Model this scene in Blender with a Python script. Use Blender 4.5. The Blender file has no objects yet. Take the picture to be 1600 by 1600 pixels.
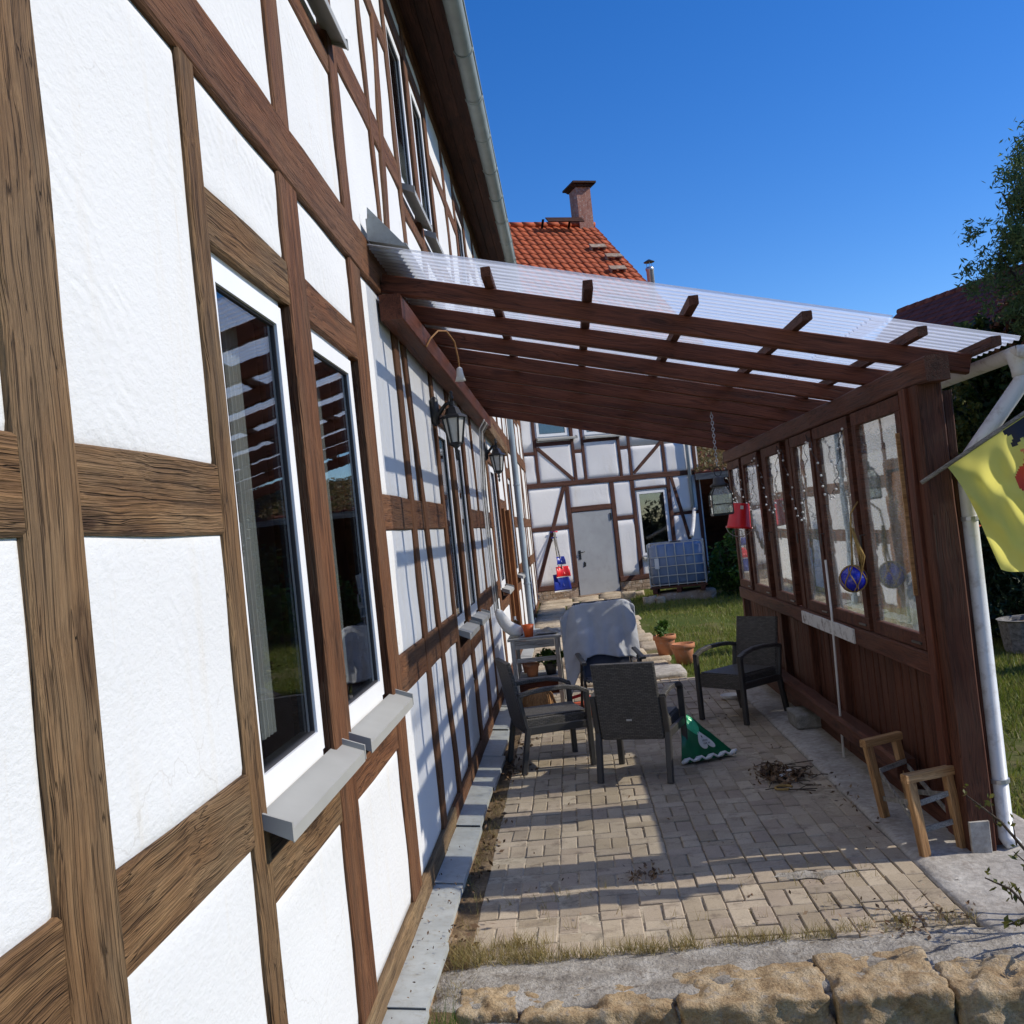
import bpy, math, random
import numpy as np
from mathutils import Vector, Matrix, noise as mnoise
R = math.radians
rnd = random.Random(7)
nrs = np.random.RandomState(11)
S = bpy.context.scene
COL = S.collection

# ------------------------------------------------------------------ camera
cam_d = bpy.data.cameras.new('camera'); cam = bpy.data.objects.new('camera', cam_d); COL.objects.link(cam)
S.camera = cam
cam_d.sensor_width = 36; cam_d.lens = 1550 / 1600 * 36; cam_d.clip_start = 0.05; cam_d.clip_end = 2000
_F = Vector((90 / 1550, 22 / 1550, 1)).normalized()            # house wall direction seen by the lens (right, down, forward)
_U = Vector((-0.1064, -0.9943, 0)); _U = (_U - _U.dot(_F) * _F).normalized()
_X = _F.cross(_U)
_M = Matrix((_X, _F, _U))                                       # rows: world axes
CR = Matrix((_M @ Vector((1, 0, 0)), _M @ Vector((0, -1, 0)), _M @ Vector((0, 0, -1)))).transposed()
cam.matrix_world = Matrix.Translation((0, 0, 1.9)) @ CR.to_4x4()

# ------------------------------------------------------------------ light
SUN_EL, SUN_AZ = 35.0, 0.0                                       # azimuth from +X towards +Y
sv = Vector((math.cos(R(SUN_EL)) * math.cos(R(SUN_AZ)), math.cos(R(SUN_EL)) * math.sin(R(SUN_AZ)), math.sin(R(SUN_EL))))
w = bpy.data.worlds.new('World'); S.world = w; w.use_nodes = True
nt = w.node_tree; bg = nt.nodes['Background']
sky = nt.nodes.new('ShaderNodeTexSky'); sky.sky_type = 'NISHITA'; sky.sun_disc = False
sky.sun_elevation = R(SUN_EL); sky.sun_rotation = R(90 - SUN_AZ)
sky.air_density = 1.0; sky.dust_density = 0.15; sky.ozone_density = 5.0; sky.altitude = 300
hs = nt.nodes.new('ShaderNodeHueSaturation'); hs.inputs['Saturation'].default_value = 1.28; hs.inputs['Hue'].default_value = 0.512
nt.links.new(sky.outputs[0], hs.inputs['Color']); nt.links.new(hs.outputs[0], bg.inputs[0]); bg.inputs[1].default_value = 0.14
sun_d = bpy.data.lights.new('sun', 'SUN'); sun = bpy.data.objects.new('sun', sun_d); COL.objects.link(sun)
sun_d.energy = 3.9; sun_d.angle = R(0.53); sun_d.color = (1.0, 0.925, 0.80)
sun.rotation_euler = sv.to_track_quat('Z', 'Y').to_euler(); sun.location = (30, 0, 30)
S.view_settings.view_transform = 'Standard'; S.view_settings.look = 'None'
S.view_settings.exposure = 0.25; S.view_settings.gamma = 1.0; S.view_settings.use_curve_mapping = False
S.render.engine = 'CYCLES'
S.cycles.max_bounces = 8; S.cycles.transparent_max_bounces = 24; S.cycles.diffuse_bounces = 4; S.cycles.glossy_bounces = 4

# ------------------------------------------------------------------ object helpers
W = {}
def _link(o, parent, Mw):
    COL.objects.link(o)
    W[o.name] = Mw
    if parent is not None:
        o.parent = parent; o.matrix_parent_inverse = W[parent.name].inverted()
    o.matrix_basis = Mw
def root(name, label, cat, loc=(0, 0, 0), group=None, rotz=0.0):
    o = bpy.data.objects.new(name, None); o.empty_display_size = 0.1
    _link(o, None, Matrix.Translation(loc) @ Matrix.Rotation(rotz, 4, 'Z'))
    o['label'] = label; o['category'] = cat
    if group: o['group'] = group
    return o
def tag(o, label, cat, group=None):
    o['label'] = label; o['category'] = cat
    if group: o['group'] = group
    return o
def place(o, loc, rotz=0.0):
    o.matrix_basis = Matrix.Translation(loc) @ Matrix.Rotation(rotz, 4, 'Z'); return o
def dup(r, loc, rotz, label):
    c = r.copy(); COL.objects.link(c); place(c, loc, rotz); c['label'] = label
    for ch in r.children:
        d = ch.copy(); COL.objects.link(d); d.parent = c
        for g in ch.children:
            e = g.copy(); COL.objects.link(e); e.parent = d
    return c
class G:
    """collects faces for one mesh"""
    def __init__(s): s.v = []; s.f = []; s.m = []
    def add(s, vs, fs, m=0):
        b = len(s.v); s.v += [tuple(p) for p in vs]; s.f += [tuple(b + i for i in f) for f in fs]; s.m += [m] * len(fs); return s
    def box(s, lo, hi, m=0):
        x0, y0, z0 = lo; x1, y1, z1 = hi
        return s.add([(x0, y0, z0), (x1, y0, z0), (x1, y1, z0), (x0, y1, z0), (x0, y0, z1), (x1, y0, z1), (x1, y1, z1), (x0, y1, z1)],
                     [(3, 2, 1, 0), (4, 5, 6, 7), (0, 1, 5, 4), (1, 2, 6, 5), (2, 3, 7, 6), (3, 0, 4, 7)], m)
    def bar(s, p0, p1, wd, ht, up=(0, 0, 1), ch=0.0, m=0):
        p0, p1 = Vector(p0), Vector(p1); x = (p1 - p0).normalized(); up = Vector(up)
        if abs(x.dot(up)) > 0.98: up = Vector((1, 0, 0)) if abs(x.x) < 0.9 else Vector((0, 1, 0))
        y = up.cross(x).normalized(); z = x.cross(y)
        a, b = wd / 2, ht / 2; c = ch
        sec = [(-a, -b), (a, -b), (a, b), (-a, b)] if c <= 0 else [(-a + c, -b), (a - c, -b), (a, -b + c), (a, b - c), (a - c, b), (-a + c, b), (-a, b - c), (-a, -b + c)]
        n = len(sec)
        vs = [p0 + y * i + z * j for i, j in sec] + [p1 + y * i + z * j for i, j in sec]
        fs = [(i, (i + 1) % n, n + (i + 1) % n, n + i) for i in range(n)] + [tuple(range(n - 1, -1, -1)), tuple(range(n, 2 * n))]
        return s.add(vs, fs, m)
    def tube(s, pts, r, n=8, m=0, cap=True, closed=False):
        pts = [Vector(p) for p in pts]; L = len(pts); vs = []; fs = []
        rr = r if isinstance(r, (list, tuple)) else [r] * L
        ref = None
        for i, p in enumerate(pts):
            if closed: t = pts[(i + 1) % L] - pts[i - 1]
            else: t = pts[min(i + 1, L - 1)] - pts[max(i - 1, 0)]
            t = t.normalized() if t.length > 1e-9 else Vector((0, 0, 1))
            if ref is None: ref = Vector((0, 0, 1)) if abs(t.z) < 0.9 else Vector((1, 0, 0))
            y = ref.cross(t)
            if y.length < 1e-5: y = Vector((0, 1, 0)).cross(t)
            y.normalize(); z = t.cross(y); ref = z
            for k in range(n):
                a = 2 * math.pi * k / n; vs.append(p + (y * math.cos(a) + z * math.sin(a)) * rr[i])
        for i in range(L if closed else L - 1):
            j = (i + 1) % L
            for k in range(n):
                fs.append((i * n + k, i * n + (k + 1) % n, j * n + (k + 1) % n, j * n + k))
        if cap and not closed: fs += [tuple(range(n - 1, -1, -1)), tuple(range((L - 1) * n, L * n))]
        return s.add(vs, fs, m)
    def lathe(s, prof, c=(0, 0, 0), n=16, m=0, ang0=0.0):
        c = Vector(c); vs = []; fs = []; L = len(prof)
        for r, z in prof:
            for k in range(n):
                a = ang0 + 2 * math.pi * k / n; vs.append(c + Vector((r * math.cos(a), r * math.sin(a), z)))
        for i in range(L - 1):
            for k in range(n): fs.append((i * n + k, i * n + (k + 1) % n, (i + 1) * n + (k + 1) % n, (i + 1) * n + k))
        fs += [tuple(range(n - 1, -1, -1)), tuple(range((L - 1) * n, L * n))]
        return s.add(vs, fs, m)
    def ball(s, c, r, nu=12, nv=8, m=0):
        return s.lathe([(max(1e-4, r * math.sin(math.pi * i / nv)), -r * math.cos(math.pi * i / nv)) for i in range(nv + 1)], c, nu, m)
    def grid(s, fn, nu, nv, m=0):
        vs = [fn(i / nu, j / nv) for j in range(nv + 1) for i in range(nu + 1)]
        fs = [(j * (nu + 1) + i, j * (nu + 1) + i + 1, (j + 1) * (nu + 1) + i + 1, (j + 1) * (nu + 1) + i) for j in range(nv) for i in range(nu)]
        return s.add(vs, fs, m)
    def prism(s, poly, fn, d, m=0):
        """poly in 2-D, fn(u, v, depth) -> point; extruded between depth 0 and d"""
        n = len(poly); vs = [fn(u, v, 0) for u, v in poly] + [fn(u, v, d) for u, v in poly]
        return s.add(vs, [tuple(range(n - 1, -1, -1)), tuple(range(n, 2 * n))] + [(i, (i + 1) % n, n + (i + 1) % n, n + i) for i in range(n)], m)
    def build(s, name, mats, parent=None, M=None, smooth=False, world=True):
        """vertices are world coordinates unless M is given (then local to M)"""
        me = bpy.data.meshes.new(name); me.from_pydata(s.v, [], s.f)
        if not isinstance(mats, (list, tuple)): mats = [mats]
        for q in mats: me.materials.append(q)
        if len(mats) > 1: me.polygons.foreach_set('material_index', s.m)
        if smooth: me.polygons.foreach_set('use_smooth', [True] * len(s.f))
        me.validate(); me.update()
        o = bpy.data.objects.new(name, me)
        if M is None:                                            # origin at the mesh's own lower centre
            vs = np.array(s.v); c = Vector(((vs[:, 0].min() + vs[:, 0].max()) / 2, (vs[:, 1].min() + vs[:, 1].max()) / 2, vs[:, 2].min()))
            me.transform(Matrix.Translation(-c)); M = Matrix.Translation(c)
        _link(o, parent, M)
        return o
def inst(name, me, parent, M):
    o = bpy.data.objects.new(name, me); _link(o, parent, M); return o
def np_mesh(name, V, F, mat, parent=None, smooth=False):
    """fast mesh from numpy arrays, F is (n,3) or (n,4)"""
    me = bpy.data.meshes.new(name); n, k = F.shape
    me.vertices.add(len(V)); me.vertices.foreach_set('co', np.ascontiguousarray(V, dtype=np.float32).ravel())
    me.loops.add(n * k); me.loops.foreach_set('vertex_index', np.ascontiguousarray(F, dtype=np.int32).ravel())
    me.polygons.add(n); me.polygons.foreach_set('loop_start', np.arange(0, n * k, k, dtype=np.int32))
    me.polygons.foreach_set('loop_total', np.full(n, k, dtype=np.int32))
    if smooth: me.polygons.foreach_set('use_smooth', np.ones(n, dtype=bool))
    me.materials.append(mat); me.update(calc_edges=True); me.validate()
    o = bpy.data.objects.new(name, me); _link(o, parent, Matrix.Identity(4)); return o
def wood_bar(name, p0, p1, wd, dp, mat, parent, out=(1, 0, 0), ch=0.006, jit=0.004, seg=0.3):
    """timber with its grain along local X; wd across the face, dp along `out` (the face normal)"""
    p0, p1, out = Vector(p0), Vector(p1), Vector(out)
    d = p1 - p0; L = d.length; x = d / L
    y = (out - x * out.dot(x)).normalized(); z = x.cross(y)
    M = Matrix.Translation(p0) @ Matrix((x, y, z)).transposed().to_4x4()
    n = max(1, int(L / seg)) if jit > 0 else 1
    a, b, c = dp / 2, wd / 2, min(ch, wd * .3, dp * .3)
    sec = [(-a, -b), (a - c, -b), (a, -b + c), (a, b - c), (a - c, b), (-a, b)]
    g = G(); vs = []; k = len(sec)
    for i in range(n + 1):
        jl, jr, jf = (rnd.uniform(-jit, jit) for _ in range(3))
        for (u, v) in sec:
            vs.append((L * i / n, u + (jf * .5 if u > 0 else 0), v + (jl if v < 0 else jr)))
    fs = [(i * k + j, (i + 1) * k + j, (i + 1) * k + (j + 1) % k, i * k + (j + 1) % k) for i in range(n) for j in range(k)]
    fs += [tuple(range(k)), tuple(range((n + 1) * k - 1, n * k - 1, -1))]
    g.add(vs, fs)
    return g.build(name, mat, parent, M)

# ------------------------------------------------------------------ materials
def new_mat(name, rough=0.7, spec=0.3):
    m = bpy.data.materials.new(name); m.use_nodes = True
    b = m.node_tree.nodes['Principled BSDF']; b.inputs['Roughness'].default_value = rough
    b.inputs['Specular IOR Level'].default_value = spec
    return m, m.node_tree, b
def nd(t, kind, **kw):
    n = t.nodes.new('ShaderNode' + kind)
    for k, v in kw.items():
        if hasattr(n, k) and k not in n.inputs: setattr(n, k, v)
        else: n.inputs[k.replace('_', ' ')].default_value = v
    return n
def ramp(t, fac, stops):
    r = t.nodes.new('ShaderNodeValToRGB'); e = r.color_ramp.elements
    while len(e) < len(stops): e.new(0.5)
    for q, (p, c) in zip(e, stops):
        q.position = p; q.color = (*c, 1) if len(c) == 3 else c
    t.links.new(fac, r.inputs[0]); return r.outputs[0]
def mixc(t, fac, a, b, mode='MIX'):
    n = t.nodes.new('ShaderNodeMix'); n.data_type = 'RGBA'; n.blend_type = mode
    for i, v in ((0, fac), (6, a), (7, b)):
        if hasattr(v, 'links') or hasattr(v, 'is_linked'): t.links.new(v, n.inputs[i])
        else: n.inputs[i].default_value = v if i == 0 else (*v, 1)
    return n.outputs[2]
def coords(t, scale=(1, 1, 1), kind='Object', rand=True):
    tc = t.nodes.new('ShaderNodeTexCoord'); mp = t.nodes.new('ShaderNodeMapping')
    mp.inputs['Scale'].default_value = scale
    t.links.new(tc.outputs[kind], mp.inputs[0])
    if rand:
        oi = t.nodes.new('ShaderNodeObjectInfo'); mu = t.nodes.new('ShaderNodeVectorMath'); mu.operation = 'MULTIPLY_ADD'
        co = t.nodes.new('ShaderNodeCombineXYZ')
        for i in range(3): t.links.new(oi.outputs['Random'], co.inputs[i])
        mu.inputs[1].default_value = (37, 91, 53); t.links.new(co.outputs[0], mu.inputs[0]); t.links.new(mp.outputs[0], mu.inputs[2])
        return mu.outputs[0]
    return mp.outputs[0]
def world_pos(t, scale=(1, 1, 1)):
    g = t.nodes.new('ShaderNodeNewGeometry'); mp = t.nodes.new('ShaderNodeMapping'); mp.inputs['Scale'].default_value = scale
    t.links.new(g.outputs['Position'], mp.inputs[0]); return mp.outputs[0]
def noise(t, vec, scale, detail=4, rough=0.6, dist=0.0):
    n = nd(t, 'TexNoise', Scale=scale, Detail=detail, Roughness=rough, Distortion=dist); t.links.new(vec, n.inputs['Vector']); return n.outputs['Fac']
def bump(t, b, h, strength=0.3, dist=0.01, prev=None):
    n = nd(t, 'Bump', Strength=strength, Distance=dist); t.links.new(h, n.inputs['Height'])
    if prev is not None: t.links.new(prev, n.inputs['Normal'])
    t.links.new(n.outputs[0], b.inputs['Normal']); return n.outputs[0]
def wood(name, dark, mid, light, grain=(1.0, 26, 26), bstr=0.5, rough=0.75, patch=None, spec=0.25):
    """grain runs along local X: broad tints, fine dark lines, splits and knots, the lines bending a little"""
    m, t, b = new_mat(name, rough, spec)
    p = coords(t, (1, 1, 1)); wob = nd(t, 'TexNoise', Scale=2.2, Detail=2.0); t.links.new(p, wob.inputs['Vector'])
    w1 = nd(t, 'VectorMath', operation='SUBTRACT'); t.links.new(wob.outputs['Color'], w1.inputs[0]); w1.inputs[1].default_value = (.5, .5, .5)
    w2 = nd(t, 'VectorMath', operation='MULTIPLY'); t.links.new(w1.outputs[0], w2.inputs[0]); w2.inputs[1].default_value = (0, .05, .05)
    w3 = nd(t, 'VectorMath', operation='ADD'); t.links.new(p, w3.inputs[0]); t.links.new(w2.outputs[0], w3.inputs[1])
    def sc(x, y):
        mp = nd(t, 'Mapping'); mp.inputs['Scale'].default_value = (x, y, y); t.links.new(w3.outputs[0], mp.inputs[0]); return mp.outputs[0]
    n1 = noise(t, sc(grain[0] * .8, grain[1] * .55), 1.6, 5, 0.6, 0.3)
    n2 = noise(t, sc(grain[0] * 2.2, grain[1] * 5.5), 2.0, 3, 0.55)
    n3 = noise(t, sc(1.0, 2.6), 1.5, 4, 0.55)
    n4 = noise(t, sc(grain[0] * .45, grain[1] * 1.2), 1.7, 2, 0.5)
    c = ramp(t, n1, [(0.26, dark), (0.5, mid), (0.76, light)])
    if patch:
        pf = ramp(t, n3, [(0.42, (0, 0, 0)), (0.62, (0.8, 0.8, 0.8))]); c = mixc(t, pf, c, mixc(t, 0.6, c, patch))
    d2 = ramp(t, n2, [(0.36, (0.32, 0.30, 0.28)), (0.5, (0.9, 0.9, 0.9)), (0.64, (1.22, 1.2, 1.16))]); c = mixc(t, 0.55, c, d2, 'MULTIPLY')
    ck = ramp(t, n4, [(0.480, (1, 1, 1)), (0.5, (0.15, 0.13, 0.12)), (0.520, (1, 1, 1))]); c = mixc(t, 0.6, c, ck, 'MULTIPLY')
    vo = nd(t, 'TexVoronoi', Scale=1.0); t.links.new(sc(1.5, 6.0), vo.inputs['Vector'])
    kf = ramp(t, vo.outputs['Distance'], [(0.06, (1, 1, 1)), (0.10, (0.25, 0.25, 0.25)), (0.13, (0.7, 0.7, 0.7)), (0.2, (0, 0, 0))]); c = mixc(t, kf, c, tuple(x * .8 for x in dark))
    t.links.new(c, b.inputs['Base Color'])
    ad = nd(t, 'Math', operation='ADD'); t.links.new(n1, ad.inputs[0]); t.links.new(n2, ad.inputs[1])
    a2 = nd(t, 'Math', operation='ADD'); t.links.new(ad.outputs[0], a2.inputs[0]); t.links.new(ck, a2.inputs[1])
    bump(t, b, a2.outputs[0], bstr, 0.008); return m
def plain(name, col, rough=0.6, var=0.12, scale=6.0, spec=0.3, bstr=0.0, bscale=60.0, metal=0.0, dirt=None):
    m, t, b = new_mat(name, rough, spec); b.inputs['Metallic'].default_value = metal
    v = coords(t); n = noise(t, v, scale, 5, 0.6)
    lo = tuple(c * (1 - var) for c in col); hi = tuple(min(1, c * (1 + var)) for c in col)
    c = ramp(t, n, [(0.3, lo), (0.7, hi)])
    if dirt:
        n3 = noise(t, v, scale * 2.7, 6, 0.7); f = ramp(t, n3, [(0.52, (0, 0, 0)), (0.72, (1, 1, 1))]); c = mixc(t, f, c, dirt)
    t.links.new(c, b.inputs['Base Color'])
    if bstr: bump(t, b, noise(t, v, bscale, 4, 0.6), bstr, 0.006)
    return m
def mat_plaster(name='plaster', base=(0.67, 0.68, 0.685)):
    m, t, b = new_mat(name, 0.85, 0.2)
    p = world_pos(t); big = noise(t, p, 0.9, 4, 0.6)
    streak = noise(t, world_pos(t, (1, 5, 0.5)), 1.3, 6, 0.65)
    c = ramp(t, big, [(0.3, tuple(x * 0.95 for x in base)), (0.7, base)])
    f = ramp(t, streak, [(0.56, (0, 0, 0)), (0.85, (0.5, 0.5, 0.5))]); c = mixc(t, f, c, (0.60, 0.54, 0.43))
    sp = noise(t, p, 55, 3, 0.5); f2 = ramp(t, sp, [(0.70, (0, 0, 0)), (0.76, (0.4, 0.4, 0.4))]); c = mixc(t, f2, c, (0.5, 0.47, 0.42))
    # hairline cracks in a few places, rusty run-off marks elsewhere
    wb = nd(t, 'TexNoise', Scale=5.0, Detail=4.0); t.links.new(p, wb.inputs['Vector']); wa = nd(t, 'VectorMath', operation='MULTIPLY_ADD'); t.links.new(wb.outputs['Color'], wa.inputs[0]); wa.inputs[1].default_value = (.3, .3, .3); t.links.new(p, wa.inputs[2])
    vc = nd(t, 'TexVoronoi', feature='DISTANCE_TO_EDGE', Scale=1.1); t.links.new(wa.outputs[0], vc.inputs['Vector'])
    cf = ramp(t, vc.outputs['Distance'], [(0.0, (0.3, 0.3, 0.3)), (0.0035, (0, 0, 0))]); cm = ramp(t, noise(t, p, 0.8, 2, 0.5), [(0.50, (0, 0, 0)), (0.58, (1, 1, 1))])
    c = mixc(t, mixc(t, 1.0, cf, cm, 'MULTIPLY'), c, (0.36, 0.33, 0.29))
    rn = noise(t, world_pos(t, (1, 14, 0.9)), 1.0, 4, 0.6); rf_ = ramp(t, rn, [(0.66, (0, 0, 0)), (0.80, (0.45, 0.45, 0.45))]); c = mixc(t, rf_, c, (0.52, 0.40, 0.25))
    t.links.new(c, b.inputs['Base Color'])
    wv = nd(t, 'TexWave', wave_type='RINGS', Scale=5.0, Distortion=9.0, Detail=3.0, Detail_Scale=1.4); t.links.new(world_pos(t), wv.inputs['Vector'])
    msk = noise(t, p, 2.3, 2, 0.5); mr = ramp(t, msk, [(0.5, (0, 0, 0)), (0.62, (1, 1, 1))])
    mu = nd(t, 'Math', operation='MULTIPLY'); t.links.new(wv.outputs['Fac'], mu.inputs[0]); t.links.new(mr, mu.inputs[1])
    n1 = bump(t, b, noise(t, world_pos(t, (1, 1, 1.6)), 38, 6, 0.65), 0.5, 0.007)
    bump(t, b, mu.outputs[0], 0.32, 0.004, n1); return m
def schlick(t, f0):
    """reflectance of a thin pane, the same from both sides"""
    g = nd(t, 'NewGeometry'); d = nd(t, 'VectorMath', operation='DOT_PRODUCT'); t.links.new(g.outputs['Normal'], d.inputs[0]); t.links.new(g.outputs['Incoming'], d.inputs[1])
    a = nd(t, 'Math', operation='ABSOLUTE'); t.links.new(d.outputs['Value'], a.inputs[0])
    i = nd(t, 'Math', operation='SUBTRACT'); i.inputs[0].default_value = 1.0; t.links.new(a.outputs[0], i.inputs[1])
    p = nd(t, 'Math', operation='POWER'); t.links.new(i.outputs[0], p.inputs[0]); p.inputs[1].default_value = 5.0
    m = nd(t, 'Math', operation='MULTIPLY_ADD'); t.links.new(p.outputs[0], m.inputs[0]); m.inputs[1].default_value = 1 - f0; m.inputs[2].default_value = f0
    return m.outputs[0]
def mat_glass(name, ior=1.5, dirt=0.0, tint=(0.93, 0.97, 0.95), rough=0.0, dirtcol=(0.75, 0.78, 0.76)):
    """thin pane: clear transmission, mirror reflection by Fresnel, a film of dirt"""
    m = bpy.data.materials.new(name); m.use_nodes = True; t = m.node_tree
    for n in list(t.nodes): t.nodes.remove(n)
    o = nd(t, 'OutputMaterial'); tr = nd(t, 'BsdfTransparent', Color=(*tint, 1)); gl = nd(t, 'BsdfGlossy', Roughness=rough)
    mx = nd(t, 'MixShader')
    t.links.new(schlick(t, ((ior - 1) / (ior + 1)) ** 2), mx.inputs[0]); t.links.new(tr.outputs[0], mx.inputs[1]); t.links.new(gl.outputs[0], mx.inputs[2])
    last = mx.outputs[0]
    # old glass is not flat
    bn = nd(t, 'Bump', Strength=0.025, Distance=0.02); t.links.new(noise(t, world_pos(t), 4.0, 2, 0.5), bn.inputs['Height'])
    t.links.new(bn.outputs[0], gl.inputs['Normal'])
    if dirt > 0:
        df = nd(t, 'BsdfDiffuse', Color=(*dirtcol, 1)); tl = nd(t, 'BsdfTranslucent', Color=(*dirtcol, 1)); m0 = nd(t, 'MixShader')
        t.links.new(df.outputs[0], m0.inputs[1]); t.links.new(tl.outputs[0], m0.inputs[2])
        f = noise(t, world_pos(t, (1, 1, 0.35)), 9, 6, 0.7)
        fc = ramp(t, f, [(0.35, (dirt * .3,) * 3), (0.75, (dirt * 1.6,) * 3)])
        m1 = nd(t, 'MixShader'); t.links.new(fc, m1.inputs[0]); t.links.new(last, m1.inputs[1]); t.links.new(m0.outputs[0], m1.inputs[2]); last = m1.outputs[0]
    t.links.new(last, o.inputs[0]); return m
def mat_leaf(name, cols, rough=0.55, trans=0.35, spec=0.35):
    m = bpy.data.materials.new(name); m.use_nodes = True; t = m.node_tree
    b = t.nodes['Principled BSDF']; b.inputs['Roughness'].default_value = rough; b.inputs['Specular IOR Level'].default_value = spec
    g = nd(t, 'NewGeometry'); c = ramp(t, g.outputs['Random Per Island'], [(i / max(1, len(cols) - 1), q) for i, q in enumerate(cols)])
    t.links.new(c, b.inputs['Base Color'])
    tl = nd(t, 'BsdfTranslucent'); t.links.new(c, tl.inputs[0]); mx = nd(t, 'MixShader', Fac=trans)
    t.links.new(b.outputs[0], mx.inputs[1]); t.links.new(tl.outputs[0], mx.inputs[2]); t.links.new(mx.outputs[0], t.nodes['Material Output'].inputs[0]); return m
def mat_paver(name, cols, var=0.5):
    m, t, b = new_mat(name, 0.85, 0.25)
    oi = nd(t, 'ObjectInfo'); ge = nd(t, 'NewGeometry'); ad = nd(t, 'Math', operation='ADD'); fr = nd(t, 'Math', operation='FRACT')
    t.links.new(oi.outputs['Random'], ad.inputs[0]); t.links.new(ge.outputs['Random Per Island'], ad.inputs[1]); t.links.new(ad.outputs[0], fr.inputs[0])
    c = ramp(t, fr.outputs[0], [(i / (len(cols) - 1), q) for i, q in enumerate(cols)])
    p = world_pos(t); n = noise(t, p, 2.0, 6, 0.65); n2 = noise(t, p, 120, 3, 0.6); n3 = noise(t, p, 9, 5, 0.7)
    c = mixc(t, 0.8, c, ramp(t, n, [(0.3, (0.70, 0.68, 0.66)), (0.7, (1.1, 1.08, 1.05))]), 'MULTIPLY')
    c = mixc(t, 0.6, c, ramp(t, n2, [(0.3, (0.72, 0.72, 0.72)), (0.65, (1.1, 1.1, 1.1))]), 'MULTIPLY')
    f = ramp(t, n3, [(0.54, (0, 0, 0)), (0.70, (0.75, 0.75, 0.75))]); c = mixc(t, f, c, (0.15, 0.115, 0.085))
    t.links.new(c, b.inputs['Base Color']); bump(t, b, n2, 0.35, 0.004); return m
def mat_stone(name, a, bb, c3, scale=5.0, bstr=0.8, lichen=(0.5, 0.48, 0.44)):
    m, t, b = new_mat(name, 0.9, 0.2)
    p = world_pos(t); n = noise(t, p, scale, 8, 0.65, 0.4); n2 = noise(t, p, scale * 9, 5, 0.65); n3 = noise(t, p, scale * 2.3, 6, 0.7)
    c = ramp(t, n, [(0.32, a), (0.5, bb), (0.68, c3)])
    c = mixc(t, 0.7, c, ramp(t, n2, [(0.3, (0.55, 0.55, 0.55)), (0.62, (1.1, 1.1, 1.1))]), 'MULTIPLY')
    f = ramp(t, n3, [(0.55, (0, 0, 0)), (0.66, (0.8, 0.8, 0.8))]); c = mixc(t, f, c, lichen)
    t.links.new(c, b.inputs['Base Color'])
    ad = nd(t, 'Math', operation='ADD'); t.links.new(n2, ad.inputs[0]); t.links.new(n3, ad.inputs[1]); bump(t, b, ad.outputs[0], bstr, 0.015); return m
def mat_wicker(name, col):
    m, t, b = new_mat(name, 0.55, 0.4)
    tc = nd(t, 'TexCoord'); mp = nd(t, 'Mapping'); t.links.new(tc.outputs['UV'], mp.inputs[0])
    br = nd(t, 'TexBrick', Scale=1.0, Mortar_Size=0.012, Mortar_Smooth=0.4, Bias=0.0, Brick_Width=0.034, Row_Height=0.0115)
    br.inputs['Color1'].default_value = (*[c * 0.75 for c in col], 1); br.inputs['Color2'].default_value = (*[c * 1.3 for c in col], 1); br.inputs['Mortar'].default_value = (*[c * 0.3 for c in col], 1)
    br.inputs['Mortar Size'].default_value = 0.002
    t.links.new(mp.outputs[0], br.inputs['Vector']); t.links.new(br.outputs['Color'], b.inputs['Base Color'])
    inv = nd(t, 'Math', operation='SUBTRACT'); inv.inputs[0].default_value = 1.0; t.links.new(br.outputs['Fac'], inv.inputs[1])
    bump(t, b, inv.outputs[0], 0.8, 0.003); return m
def box_uv(o):
    """UV in metres, projected along each face's main axis"""
    me = o.data; uv = me.uv_layers.new(name='uv')
    for p in me.polygons:
        n = p.normal; a = max(range(3), key=lambda i: abs(n[i]))
        for li in p.loop_indices:
            c = me.vertices[me.loops[li].vertex_index].co
            uv.data[li].uv = (c.y, c.z) if a == 0 else (c.x, c.z) if a == 1 else (c.x, c.y)
    return o

M_PL = mat_plaster()
M_PLB = mat_plaster('plaster_back_house', (0.78, 0.775, 0.775))
M_OAK = wood('weathered_oak', (0.070, 0.036, 0.016), (0.175, 0.096, 0.043), (0.29, 0.175, 0.085), bstr=1.0, patch=(0.19, 0.14, 0.085))
M_OAKR = wood('brown_oak', (0.060, 0.025, 0.011), (0.145, 0.060, 0.026), (0.22, 0.102, 0.045), bstr=0.7, patch=(0.14, 0.08, 0.045))
M_SILLW = wood('pale_sill_oak', (0.09, 0.055, 0.028), (0.22, 0.14, 0.07), (0.36, 0.26, 0.14), bstr=0.7, patch=(0.12, 0.08, 0.05))
M_STAIN = wood('red_brown_stain', (0.052, 0.015, 0.008), (0.118, 0.034, 0.016), (0.175, 0.056, 0.028), grain=(0.8, 14, 14), bstr=0.35, rough=0.6)
M_STAIN2 = wood('worn_brown_stain', (0.040, 0.013, 0.007), (0.098, 0.031, 0.016), (0.15, 0.056, 0.030), grain=(0.9, 16, 16), bstr=0.6, rough=0.7, patch=(0.11, 0.05, 0.032))
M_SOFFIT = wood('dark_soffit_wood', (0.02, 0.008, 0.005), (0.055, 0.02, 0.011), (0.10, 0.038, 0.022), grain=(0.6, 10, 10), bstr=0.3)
M_PINE = wood('varnished_pine', (0.22, 0.11, 0.045), (0.44, 0.25, 0.11), (0.58, 0.37, 0.19), bstr=0.35, rough=0.55)
M_GREYW = wood('grey_bare_wood', (0.10, 0.095, 0.085), (0.27, 0.26, 0.24), (0.42, 0.41, 0.38), bstr=0.5)
M_PALEW = wood('pale_table_wood', (0.20, 0.19, 0.17), (0.42, 0.41, 0.38), (0.56, 0.55, 0.51), bstr=0.5)
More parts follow.
